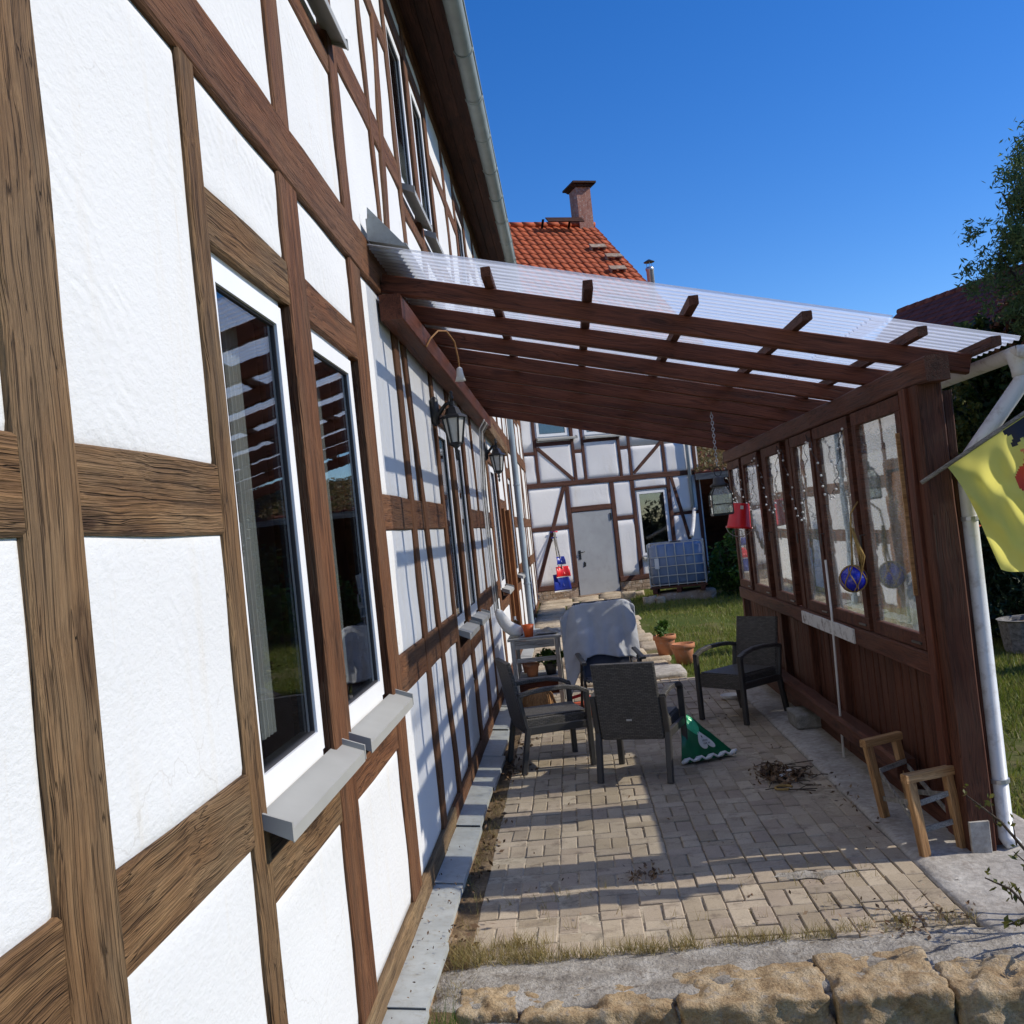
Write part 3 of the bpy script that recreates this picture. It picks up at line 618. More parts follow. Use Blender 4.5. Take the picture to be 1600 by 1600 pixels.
# body behind the frame: floors, back wall, ends
g = G()
for z0, z1 in ((-0.4, 0.06), (3.2, 3.45), (6.05, 6.20)): g.box((-8.9, -4.0, z0), (XW - 0.12, 24.3, z1))
g.box((-9.0, -4.0, -0.4), (-8.9, 24.3, 6.2)); g.box((-8.9, -4.1, -0.4), (XW - .08, -4.0, 6.2)); g.box((-8.9, 24.3, -0.4), (XW - .08, 24.4, 6.2))
for q in (2.6, 5.1, 9.7, 15.4): g.box((-8.9, q, 0.06), (XW - 0.13, q + .1, 6.05))
g.box((-3.6, -3.9, 0.06), (-3.5, 24.2, 6.05))
g.build('inner_walls', M_ROOM, house)
# soffit, fascia, roof and gutter
for k, (x0, x1) in enumerate(((-0.93, -0.80), (-0.797, -0.675), (-0.672, -0.575))):
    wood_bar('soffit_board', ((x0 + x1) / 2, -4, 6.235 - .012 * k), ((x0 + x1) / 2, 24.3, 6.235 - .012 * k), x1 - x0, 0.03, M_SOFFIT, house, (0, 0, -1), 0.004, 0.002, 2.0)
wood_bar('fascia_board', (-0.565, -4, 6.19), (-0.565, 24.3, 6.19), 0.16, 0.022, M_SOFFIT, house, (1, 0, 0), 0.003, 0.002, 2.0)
g = G(); g.add([(-0.5, -4.2, 6.26), (-0.5, 24.5, 6.26), (-5, 24.5, 9.9), (-5, -4.2, 9.9), (-9.5, 24.5, 6.26), (-9.5, -4.2, 6.26),
                (-0.5, -4.2, 6.34), (-0.5, 24.5, 6.34), (-5, 24.5, 9.98), (-5, -4.2, 9.98), (-9.5, 24.5, 6.34), (-9.5, -4.2, 6.34)],
               [(3, 2, 1, 0), (5, 4, 2, 3), (6, 7, 8, 9), (9, 8, 10, 11), (0, 1, 7, 6), (4, 5, 11, 10), (0, 6, 9, 3), (3, 9, 11, 5), (1, 2, 8, 7), (2, 4, 10, 8)])
g.build('roof', M_TILE, house)
def half_gutter(g, c, y0, y1, r, th=0.004, n=12):
    sec = [(c[0] + r * math.cos(math.pi * (1 + i / n)), c[1] + r * math.sin(math.pi * (1 + i / n))) for i in range(n + 1)]
    sec2 = [(c[0] + (r - th) * math.cos(math.pi * (1 + i / n)), c[1] + (r - th) * math.sin(math.pi * (1 + i / n))) for i in range(n, -1, -1)]
    pl = sec + sec2; k = len(pl)
    g.add([(x, y0, z) for x, z in pl] + [(x, y1, z) for x, z in pl], [(i, (i + 1) % k, k + (i + 1) % k, k + i) for i in range(k)])
y = -4.0; k = 0
while y < 24.3:
    g = G(); half_gutter(g, (-0.478, 6.125 - 0.004 * (k % 2)), y, min(y + 1.95, 24.4), 0.078 + 0.0015 * (k % 2))
    gt = g.build('gutter', M_ZGUT, house, None, True)
    for q in (0.05, 1.0):
        g = G(); g.tube([(-0.478 + 0.083 * math.cos(math.pi * (1 + i / 12)), y + q, 6.125 + 0.083 * math.sin(math.pi * (1 + i / 12))) for i in range(13)], 0.008, 5); g.build('gutter_bracket', M_ZGUT, gt, None, True)
    g = G(); g.tube([(-0.478 + 0.08, y, 6.128), (-0.478 + 0.08, min(y + 1.95, 24.4), 6.128)], 0.010, 6); g.build('gutter_bead', M_ZGUT, gt, None, True)
    y += 1.92; k += 1
# downpipe far along the wall
g = G(); g.tube([(-0.478, 17.0, 6.06), (-0.478, 17.0, 5.9), (-0.62, 17.0, 5.7), (-0.80, 17.0, 5.45), (-0.83, 17.0, 5.3), (-0.83, 17.0, 0.15), (-0.79, 17.0, 0.05)], 0.052, 12)
dp = g.build('downpipe', M_PIPE, house, None, True)
for z in (1.0, 2.7, 4.4):
    g = G(); g.lathe([(0.054, -.015), (0.06, -.012), (0.06, .012), (0.054, .015)], (-0.83, 17.0, z), 12); g.build('pipe_clip', M_PIPE, dp)
# plinth and zinc drip flashing pieces
rough_box('plinth', (-1.06, -1.0, -0.45), (-0.775, 6.6, 0.035), M_PLIN, house, 0.016, 40, 9)
rough_box('plinth', (-1.06, 6.5, -0.30), (-0.785, 24.2, 0.035), M_PLIN, house, 0.014, 30, 10)
y = -1.0; k = 0
lens = [1.05, 0.98, 1.0, 0.9, 1.02, 0.62, 0.78, 1.0, 0.95, 1.0]
while y < 24.0:
    L = lens[k % len(lens)]; yaw = rnd.uniform(-.010, .016); dz = rnd.uniform(-.006, .006); xo = -0.748 + rnd.uniform(-.016, .012)
    g = G(); zt_ = 0.082 + dz
    g.prism([(XW + .004, zt_ + 0.018), (xo, zt_), (xo, zt_ - 0.032), (xo - .003, zt_ - 0.032), (xo - .003, zt_ - .003), (XW + .004, zt_ + 0.014)], lambda a, b, t: Vector((a + (yaw if a > -0.85 else 0) * t, y + L * t, b + 0.006 * (1 - t))), 1.0)
    g.build('drip_flashing', M_ZINC, house); y += L - 0.015; k += 1

# ------------------------------------------------------------------ lean-to shelter with glazed side wall
def zr(x): return 3.075 - 0.262 * x                             # underside of the rafters
shel = root('lean_to_shelter', 'brown timber lean-to with clear corrugated roof and old windows as its side wall', 'lean-to', (0.5, 8.5, 0))
wood_bar('ledger_beam', (-0.855, 5.42, 3.21), (-0.855, 11.62, 3.21), 0.145, 0.12, M_STAIN, shel, (1, 0, 0), 0.008, 0.002)
wood_bar('ledger_beam', (-0.865, 11.63, 3.20), (-0.865, 15.2, 3.14), 0.135, 0.09, M_OAK, shel, (1, 0, 0), 0.006, 0.003)
for y in (5.50, 6.27, 7.0, 7.72, 8.46, 9.2, 9.95, 10.67, 11.6):
    yy = y + rnd.uniform(-.015, .015)
    wood_bar('rafter', (-0.905, yy, zr(-0.905) + .054), (2.24, yy + rnd.uniform(-.02, .02), zr(2.24) + .054), 0.105, 0.052, M_STAIN, shel, (0, -1, 0), 0.006, 0.0015, 0.6)
for x in (-0.30, 0.23, 0.77, 1.34, 1.91, 2.27):
    wood_bar('batten', (x, 5.21 + rnd.uniform(-.02, .02), zr(x) + .134), (x + rnd.uniform(-.02, .02), 11.74, zr(x) + .134), 0.05, 0.052, M_STAIN2, shel, (1, 0, 0.0), 0.004, 0.001, 1.0)
for k in range(7):
    for (x0, x1, dz) in ((-0.905, 1.76, 0.0), (1.66, 2.39, -0.014)):
        y0 = 5.16 + 0.94 * k + (0.03 if x0 > 0 and k == 0 else 0); y1 = min(5.16 + 0.94 * (k + 1) + 0.05, 11.80); n = int((y1 - y0) / 0.076 * 8)
        dz += 0.004 * (k % 2) + rnd.uniform(-.002, .002)
        def fn(s, t):
            x = x0 + (x1 - x0) * t; y = y0 + (y1 - y0) * s
            tri = math.sin(2 * math.pi * y / 0.076); return (x, y, zr(x) + 0.180 + dz + 0.009 * max(-1, min(1, tri * 1.6)))
        g = G(); g.grid(fn, n, 6); g.build('roof_sheet', M_POLY, shel)
g = G(); g.prism([(-0.905, 3.64), (-0.895, 3.64), (-0.895, 3.535), (-0.70, 3.485), (-0.70, 3.478), (-0.905, 3.53)], lambda a, b, t: Vector((a, 5.20 + 6.55 * t, b)), 1.0); g.build('roof_flashing', M_ZINC, shel)
g = G(); g.prism([(-0.905, 3.52), (-0.70, 3.465), (-0.89, 3.70)], lambda a, b, t: Vector((a, 5.20 - 0.006 * t, b)), 1.0); g.build('flashing_end', M_ZINC, shel)
# side wall
XS = 1.93
wood_bar('top_beam', (XS, 5.12, 2.505), (XS, 11.74, 2.505), 0.13, 0.12, M_STAIN2, shel, (-1, 0, 0), 0.010, 0.004)
wood_bar('near_post', (XS + 0.01, 5.325, 0.0), (XS + 0.0, 5.325, 2.44), 0.135, 0.13, M_STAIN2, shel, (0, -1, 0), 0.008, 0.003)
wood_bar('outer_post', (XS + 0.115, 5.36, 0.02), (XS + 0.105, 5.36, 2.40), 0.05, 0.10, M_STAIN2, shel, (0, -1, 0), 0.006, 0.004)
wood_bar('corner_board', (XS - 0.075, 5.43, 0.06), (XS - 0.075, 5.43, 2.44), 0.10, 0.024, M_STAIN, shel, (-1, 0, 0), 0.004, 0.002)
for y in (7.565, 8.50, 9.60, 11.60): wood_bar('post', (XS + .012, y, 0.01), (XS + .012, y, 2.44), 0.10, 0.09, M_STAIN2, shel, (-1, 0, 0), 0.006, 0.003)
wood_bar('sill_rail', (XS - .012, 5.49, 0.945), (XS - .012, 11.55, 0.945), 0.12, 0.115, M_STAIN2, shel, (-1, 0, 0), 0.008, 0.003)
wood_bar('painted_board', (XS - .078, 6.92, 0.945), (XS - .078, 8.42, 0.945), 0.10, 0.014, M_CHIPW, shel, (-1, 0, 0), 0.002, 0.002)
wood_bar('base_beam', (XS - .09, 6.05, 0.245), (XS - .09, 11.5, 0.245), 0.13, 0.11, M_STAIN2, shel, (-1, 0, 0), 0.02, 0.008)
wood_bar('floor_plate', (XS + .02, 5.45, 0.05), (XS + .02, 11.5, 0.05), 0.10, 0.10, M_STAIN2, shel, (-1, 0, 0), 0.008, 0.003)
wood_bar('post_foot', (XS - 0.005, 5.25, 0.0), (XS - 0.005, 5.25, 0.17), 0.10, 0.02, M_CONC, shel, (0, -1, 0), 0.003, 0)
for (y0, y1) in ((5.67, 6.44), (6.70, 7.45), (7.68, 8.22), (8.78, 9.36), (9.85, 10.54), (10.86, 11.44)):
    z0, z1 = 1.095, 2.345; f = 0.085; xa, xb = XS - 0.055, XS - 0.008; g = G()
    for lo, hi in (((y0 - f, z0 - f), (y1 + f, z0)), ((y0 - f, z1), (y1 + f, z1 + f)), ((y0 - f, z0), (y0, z1)), ((y1, z0), (y1 + f, z1))):
        g.bar((( xa + xb) / 2, lo[0], (lo[1] + hi[1]) / 2), ((xa + xb) / 2, hi[0], (lo[1] + hi[1]) / 2), xb - xa, hi[1] - lo[1], (0, 0, 1), 0.005)
    wn = g.build('window', M_STAIN2, shel)
    G().box((XS - 0.034, y0 - .012, z0 - .012), (XS - 0.030, y1 + .012, z1 + .012)).build('pane', M_OLDG, wn)
    G().bar((xa - .004, y0 - .03, z0 - .05), (xa - .004, y0 + .12, z0 - .052), 0.01, 0.012).build('latch', M_FRAME, wn)
    G().tube([(xa - .002, y1 + .045, z0 + 0.55), (xa - .03, y1 + .045, z0 + 0.55), (xa - .03, y1 + .045, z0 + 0.47)], 0.006, 6).build('handle', M_FRAME, wn)
for y0, y1 in ((5.475, 5.588), (6.523, 6.617), (7.53, 7.60), (8.302, 8.698), (9.442, 9.768), (10.622, 10.778), (11.52, 11.60)):
    wood_bar('mullion', (XS + .004, (y0 + y1) / 2, 1.0), (XS + .004, (y0 + y1) / 2, 2.445), y1 - y0 + .01, 0.03, M_STAIN2, shel, (-1, 0, 0), 0.003, 0.001)
G().bar((XS - .075, 5.60, 2.22), (XS - .078, 5.585, 1.32), 0.014, 0.02).build('pale_batten', M_PINE, shel)
y = 5.50
while y < 11.45:
    ww = rnd.uniform(0.10, 0.165)
    wood_bar('board', (XS + .035 + rnd.uniform(-.006, .006), y + ww / 2, 0.09), (XS + .035, y + ww / 2 + rnd.uniform(-.006, .006), 0.892), ww, 0.022, M_STAIN2 if rnd.random() < .7 else M_STAIN, shel, (-1, 0, 0), 0.003, 0.002)
    gp = rnd.choice((0.004, 0.007, 0.012, 0.022))
    if rnd.random() < .93: wood_bar('light_stop_strip', (XS + .060, y + ww + gp / 2, 0.09), (XS + .060, y + ww + gp / 2, 0.892), 0.07, 0.016, M_STAIN2, shel, (-1, 0, 0), 0.002, 0)  # strips added behind the gaps to keep slits of sun off the paving
    y += ww + gp
g = G(); half_gutter(g, (2.375, 2.565), 5.10, 11.85, 0.062, 0.004); g.box((2.318, 5.095, 2.505), (2.43, 5.10, 2.565))
gt = g.build('gutter', M_GUTW, shel, None, True)
G().lathe([(0.045, -.09), (0.048, -.05), (0.066, 0.02), (0.07, 0.045)], (2.375, 5.20, 2.51), 14).build('gutter_outlet', M_GUTW, gt, None, True)
G().tube([(2.375, 5.20, 2.47), (2.375, 5.20, 2.40), (2.35, 5.21, 2.36), (2.12, 5.30, 2.05), (2.085, 5.32, 1.97), (2.08, 5.32, 1.90), (2.08, 5.32, 0.06), (2.10, 5.27, 0.02)], 0.043, 14).build('downpipe', M_GUTW, shel, None, True)
for z in (0.35, 1.72):
    g = G(); g.lathe([(0.045, -.012), (0.05, -.01), (0.05, .01), (0.045, .012)], (2.08, 5.32, z), 14); g.build('pipe_clip', M_STEEL, shel)

# ------------------------------------------------------------------ flag on the near post
FP = Vector((1.845, 5.21, 1.945)); FD = Vector((0.86, -0.13, 0.49)).normalized()
flag = root('flag', 'yellow flag with black and red emblem on a slanted pole at the shelter post', 'flag', FP)
G().tube([FP - FD * 0.03, FP + FD * 1.62], 0.011, 8).build('pole', M_GREYW, flag, None, True)
def flag_pt(s, t):
    L = 1.10; drop = 0.60 + 0.28 * min(1, s * 2.2) + 0.03 * math.sin(s * 17 + .6)
    slide = 0.21 * t ** 0.75 * (1 - s * 0.8)
    p = FP + FD * (0.115 + L * s) + Vector((1, -0.1, 0)) * slide
    sag = t * drop * (1 - 0.10 * math.cos(s * 6.28))
    n = Vector((0.25, 0.95, 0.1)).normalized()
    q = 17 * s - 5.0 * t; fold = (0.05 * math.sin(q + .6 * math.sin(q)) + 0.03 * math.sin(31 * s - 8 * t + 1) + .012 * math.sin(47 * s + 9 * t)) * min(1, t * 3.5) * (1 - 0.3 * t)
    return p + Vector((0, 0, -sag)) + n * fold
g = G(); NU, NV = 110, 70
g.grid(flag_pt, NU, NV)
cl = g.build('cloth', [M_FLAG, M_FBLK, M_FRED, M_FORG], flag, None, True)
def emblem(s, t):
    if ((s - 0.62) / 0.36) ** 2 + ((t - 0.36) / 0.20) ** 2 < 1: return 2
    s += 0.015
    for (cs, ct, a, b, rot) in ((0.36, 0.05, .06, .028, .5), (0.43, 0.07, .10, .05, .2), (0.52, 0.10, .10, .07, -.2), (0.34, 0.10, .03, .018, -.9), (0.62, 0.10, .10, .09, 0)):
        ds, dt = s - cs, t - ct; u, v = ds * math.cos(rot) + dt * math.sin(rot), -ds * math.sin(rot) + dt * math.cos(rot)
        if (u / a) ** 2 + (v / b) ** 2 < 1: return 1
    for (s0, t0, s1, t1, wd) in ((0.40, 0.15, 0.47, 0.20, .012), (0.35, 0.17, 0.41, 0.19, .009), (0.35, 0.22, 0.41, 0.20, .009), (0.37, 0.25, 0.42, 0.21, .009)):
        d = Vector((s1 - s0, t1 - t0)); q = Vector((s - s0, t - t0)); k = max(0, min(1, q.dot(d) / d.dot(d)))
        if (q - d * k).length < wd: return 3
    return 0
cl.data.polygons.foreach_set('material_index', [emblem((i + .5) / NU, (j + .5) / NV) for j in range(NV) for i in range(NU)])

# ------------------------------------------------------------------ wicker chairs
def wicker_chair():
    r = root('wicker_armchair', 'dark wicker armchair standing with its back to the viewer', 'chair', (0, 0, 0), 'dark wicker armchairs on the patio')
    I = Matrix.Identity(4)
    def b(name, lo, hi, mat=M_WICK, c=0.012):
        g = G(); cx = ((lo[0] + hi[0]) / 2); cz = (lo[2] + hi[2]) / 2
        g.bar((cx, lo[1], cz), (cx, hi[1], cz), hi[0] - lo[0], hi[2] - lo[2], (0, 0, 1), c); o = g.build(name, mat, r); box_uv(o); return o
    b('seat', (-0.235, -0.23, 0.30), (0.235, 0.262, 0.425))
    b('cushion_panel', (-0.225, -0.22, 0.427), (0.225, 0.255, 0.437), M_WICK, 0.004)
    g = G(); g.bar((0, -0.235, 0.31), (0, -0.335, 0.875), 0.478, 0.034, (0, 1, 0), 0.010); bk = g.build('backrest', M_WICK, r); box_uv(bk)
    g = G(); g.box((-0.02, -0.298, 0.45), (0.02, -0.294, 0.462)); g.build('maker_plate', M_STEEL, bk)
    for sx in (-1, 1):
        x = sx * 0.262
        G().bar((x, 0.262, 0.0), (x, 0.262, 0.59), 0.045, 0.042, (0, 1, 0), 0.006).build('front_leg', M_FRAME, r)
        G().bar((x, -0.305, 0.0), (x, -0.235, 0.36), 0.045, 0.042, (0, 1, 0), 0.006).build('rear_leg', M_FRAME, r)
        g = G(); pts = [(x, 0.27, 0.585), (x, 0.20, 0.62), (x, 0.08, 0.643), (x, -0.08, 0.645), (x, -0.20, 0.635), (x, -0.285, 0.618)]
        for p, q in zip(pts, pts[1:]): g.bar(p, q, 0.05, 0.034, (0, 0, 1), 0.006)
        o = g.build('armrest', M_WICK, r); box_uv(o)
        g = G(); g.bar((x, -0.245, 0.36), (x, -0.29, 0.62), 0.04, 0.032, (0, 1, 0), 0.005); g.build('rear_upright', M_FRAME, r)
        G().bar((x, -0.24, 0.335), (x, 0.25, 0.335), 0.035, 0.06, (0, 0, 1), 0.005).build('side_rail', M_FRAME, r)
    return r
ch = wicker_chair()
dup(ch, (-0.335, 8.10, 0.0), R(-74), 'dark wicker armchair facing right beside the white house wall')
dup(ch, (1.395, 9.22, 0.0), R(130), 'dark wicker armchair turned to the viewer by the glazed shelter wall')
place(ch, (0.375, 7.53, 0.0), R(-19))

# folding recliner and the fleece over it
rc = root('folding_recliner', 'tall folding garden recliner hidden under the grey fleece, dark sling seat showing', 'chair', (0.245, 9.60, 0), None, R(186))
RM = W[rc.name]
def rb(name, fn, mat): g = G(); fn(g); g.v = [tuple(RM @ Vector(v)) for v in g.v]; return g.build(name, mat, rc)
rb('sling_seat', lambda g: g.bar((0, 0.24, 0.43), (0, -0.20, 0.40), 0.46, 0.02, (0, 0, 1), .004), M_TEXT)
rb('sling_back', lambda g: g.bar((0, -0.21, 0.40), (0, -0.44, 1.09), 0.46, 0.02, (0, 1, 0), .004), M_TEXT)
for s in (-1, 1):
    rb('back_tube', lambda g: g.tube([(s * .25, -.20, .38), (s * .25, -.445, 1.11)], .014, 8), M_FRAME)
    rb('front_leg', lambda g: g.tube([(s * .27, .30, .0), (s * .27, .02, .60)], .013, 8), M_FRAME)
    rb('rear_leg', lambda g: g.tube([(s * .285, -.36, .0), (s * .285, .12, .60)], .013, 8), M_FRAME)
    rb('armrest', lambda g: g.bar((s * .28, .30, .605), (s * .28, -.22, .64), .05, .026, (0, 0, 1), .008), M_FRAME)
    rb('seat_tube', lambda g: g.tube([(s * .25, .27, .435), (s * .25, -.22, .40)], .014, 8), M_FRAME)
rb('top_tube', lambda g: g.tube([(-.25, -.445, 1.11), (.25, -.445, 1.11)], .014, 8), M_FRAME)
def fleece(s, t):
    u = -0.36 + 0.76 * s                                          # across (local x, positive is the viewer's left)
    Lf = 0.56 + (0.22 * max(0, (s - 0.72) / 0.28) ** 0.8) + 0.03 * math.sin(s * 8); Lb = 0.45
    d = (Lf + Lb) * t - Lb                                        # <0 behind, >0 in front of the top bar
    edge = max(0, abs(u) - 0.245) / 0.125
    wv = (0.016 * math.sin(s * 17 + 2.0 * d + 1) + 0.010 * math.sin(s * 31 - 3 * d)) * min(1, abs(d) * 2.5) + 0.012 * math.sin(s * 7 + d * 6)
    ztop = 1.128 - 0.10 * edge ** 1.3 - 0.02 * s
    if d < 0: y = -0.455 + d * 0.10 - wv; z = ztop + d
    else: y = -0.425 + d * 0.33 + 0.028 + wv * 1.2; z = ztop - d * 0.95
    cr = mnoise.fractal(Vector((s * 5, d * 7, 3.0)), 0.8, 2.0, 3); y += .010 * cr * min(1, abs(d) * 4); z += .006 * cr
    u2 = u * (1 - 0.05 * min(1, abs(d))) + (0.03 * max(0, d) if s > .7 else 0)
    y -= 0.06 * edge * (1 if d > 0 else -1)
    return RM @ Vector((u2, y, z))
g = G(); g.grid(fleece, 70, 66); o = g.build('fleece_blanket', M_TOWEL, None, None, True); tag(o, 'light grey fleece blanket draped over the tall folding chair', 'blanket')
md = o.modifiers.new('thick', 'SOLIDIFY'); md.thickness = 0.012

# green bag lying by the front chair
bag = root('foil_bag', 'half-empty green foil bag with a white heart lying beside the wicker chair', 'bag', (0.86, 7.78, 0))
A, Bv, Cv, Dv = Vector((0.70, 7.72, 0.40)), Vector((0.655, 7.63, 0.01)), Vector((1.10, 7.80, 0.012)), Vector((0.88, 8.02, 0.012))
def bagf(P, Q, T, bulge, seed):
    def fn(s, t):
        q = P * (1 - t) + (Q * (1 - s) + T * s) * t
        n = (Q - P).cross(T - P).normalized(); k = math.sin(math.pi * s) * math.sin(math.pi * min(1, t)) 
        return q + n * (bulge * k + 0.006 * math.sin(s * 13 + seed) * math.sin(t * 11 + seed))
    return fn
g = G(); g.grid(bagf(A, Bv, Cv, 0.035, 1), 18, 18); g.grid(bagf(A, Cv, Dv, 0.03, 2), 12, 12); g.grid(bagf(A, Dv, Bv, 0.03, 3), 12, 12)
g.add([Bv, Dv, Cv], [(0, 1, 2)]); body = g.build('bag_body', M_GREEN, bag, None, True)
fB = bagf(A, Bv, Cv, 0.035, 1); nB = (Bv - A).cross(Cv - A).normalized()
def on_bag(s, t, h=0.004): return fB(s, t) + nB * h
hb = [(0.5 + 0.5 * 16 * math.sin(a) ** 3 / 17, (13 * math.cos(a) - 5 * math.cos(2 * a) - 2 * math.cos(3 * a) - math.cos(4 * a)) / 17) for a in [i / 36 * 2 * math.pi for i in range(36)]]
g = G()
def heart(u, v): return on_bag(0.60 + (u - .5) * 0.40 + v * 0.02, 0.62 + v * 0.25)
cen = heart(0.5, -0.1); pts = [heart(u, v) for u, v in hb]; mid_ = [cen.lerp(p, 0.5) for p in pts]
mid_ = [on_bag(0.60 + (u * .5 + .25 - .5) * 0.40 + (v * .5 - .05) * 0.02, 0.62 + (v * .5 - .05) * 0.25) for u, v in hb]
n = len(pts); g.add([cen] + mid_ + pts, [(0, 1 + i, 1 + (i + 1) % n) for i in range(n)] + [(1 + i, 1 + n + i, 1 + n + (i + 1) % n, 1 + (i + 1) % n) for i in range(n)])
hp = g.build('heart_print', M_WHITE, body)
g = G()
for row, (t0, s0, n) in enumerate(((0.615, 0.52, 8), (0.675, 0.515, 9))):
    for i in range(n):
        if row and i == 5: continue
        s = s0 + 0.021 * i; 
        g.add([on_bag(s, t0, .008), on_bag(s + .005, t0, .008), on_bag(s + .005, t0 + .034, .008), on_bag(s, t0 + .034, .008)], [(0, 1, 2, 3)])
        q = t0 + (0.0 if i % 3 else 0.014); g.add([on_bag(s, q, .008), on_bag(s + .015, q, .008), on_bag(s + .015, q + .007, .008), on_bag(s, q + .007, .008)], [(0, 1, 2, 3)])
        if i % 2: g.add([on_bag(s + .011, t0, .008), on_bag(s + .015, t0, .008), on_bag(s + .015, t0 + .034, .008), on_bag(s + .011, t0 + .034, .008)], [(0, 1, 2, 3)])
g.add([on_bag(.56, .53, .008), on_bag(.59, .53, .008), on_bag(.585, .57, .008), on_bag(.555, .57, .008)], [(0, 1, 2, 3)])
g.build('blurred_lettering', M_BLACK, body)
g = G(); g.grid(lambda s, t: on_bag(0.02 + 0.96 * s, 0.02 + 0.50 * t * (1 - abs(2 * s - 1) * 0.97) + .20 * t * abs(2 * s - 1), .004), 12, 8); g.build('light_green_patch', M_GREEN2, body)
g = G(); g.tube([Bv.lerp(Cv, i / 14) + Vector((0.0, -0.02, 0.012 + 0.012 * (i % 3))) for i in range(15)], [0.010 + 0.010 * (i % 3 == 1) for i in range(15)], 6); g.build('torn_rim', M_WHITE, body, None, True)

# wooden stool frame without its seat
st = root('stool_frame', 'pair of pine frames of a seatless folding stool, joined by flat steel bars', 'stool', (1.77, 5.65, 0))
def uframe(a, b, h, tilt):
    a, b = Vector(a), Vector(b); tp = Vector(tilt)
    for p in (a, b): wood_bar('leg', p, p + tp + Vector((0, 0, h)), 0.05, 0.036, M_PINE, st, (b - a).normalized().cross(Vector((0, 0, 1))), 0.005, 0.001)
    d = (b - a).normalized(); wood_bar('crosspiece', a + tp + Vector((0, 0, h)) - d * .035, b + tp + Vector((0, 0, h)) + d * .035, 0.05, 0.045, M_PINE, st, (0, 0, 1), 0.006, 0.001)
uframe((1.645, 5.26, 0.012), (1.865, 5.34, 0.012), 0.40, (-.03, .03, 0)); uframe((1.655, 5.95, 0.012), (1.85, 6.05, 0.012), 0.43, (-.045, .045, 0))
for p, q in (((1.64, 5.27, .13), (1.655, 5.95, .27)), ((1.64, 5.275, .28), (1.655, 5.95, .12)), ((1.86, 5.35, .13), (1.845, 6.05, .27)), ((1.86, 5.355, .28), (1.845, 6.05, .12)), ((1.65, 5.28, .28), (1.85, 5.36, .30)), ((1.65, 5.28, .14), (1.86, 5.36, .15)), ((1.655, 5.96, .28), (1.84, 6.05, .30))):
    G().bar(p, q, 0.008, 0.028, (0, 0, 1)).build('flat_bar', M_GREYW, st)
# concrete block
cb = rough_box('concrete_block', (1.70, 8.40, 0.012), (1.97, 8.78, 0.135), M_BLOCK, None, 0.008, 8, 44); tag(cb, 'grey concrete block on the strip beside the shelter wall', 'block')
# white pole leaning at the wall
tag(G().tube([(1.80, 7.36, 0.02), (1.855, 7.47, 1.06), (1.862, 7.50, 1.45)], 0.009, 7).build('white_stick', M_WHITE, None, None, True), 'thin white stick leaning upright against the shelter boards', 'stick')
# white bowl
tag(G().lathe([(0.05, 0), (0.085, 0.015), (0.10, 0.05), (0.094, 0.05), (0.08, 0.02), (0.01, 0.012)], (1.42, 10.1, 0.0), 18).build('bowl', M_WHITE, None, None, True), 'small white bowl on the paving under the right armchair', 'bowl')
for i, (x, y, a, lab) in enumerate(((1.335, 7.12, .5, 'white plastic scrap lying among the dead twigs, the farther of two'), (1.30, 7.02, .2, 'white plastic scrap lying among the dead twigs, the nearer of two'))):
    g = G(); g.grid(lambda s, t: (x + (s - .5) * .11 * math.cos(a) - (t - .5) * .045 * math.sin(a), y + (s - .5) * .11 * math.sin(a) + (t - .5) * .045 * math.cos(a), 0.008 + 0.028 * math.sin(math.pi * s) * math.sin(math.pi * t) + .006 * math.sin(9 * s)), 10, 6)
    o = g.build('plastic_scrap', M_WHITE, None, None, True); tag(o, lab, 'scrap')
tag(G().tube([(1.235 + .055 * math.cos(a), 6.75 + .05 * math.sin(a), 0.012) for a in [i / 14 * 5.2 for i in range(15)]], 0.008, 6).build('rope_loop', M_ROPE, None, None, True), 'short loop of tan rope on the paving near the twigs', 'rope')

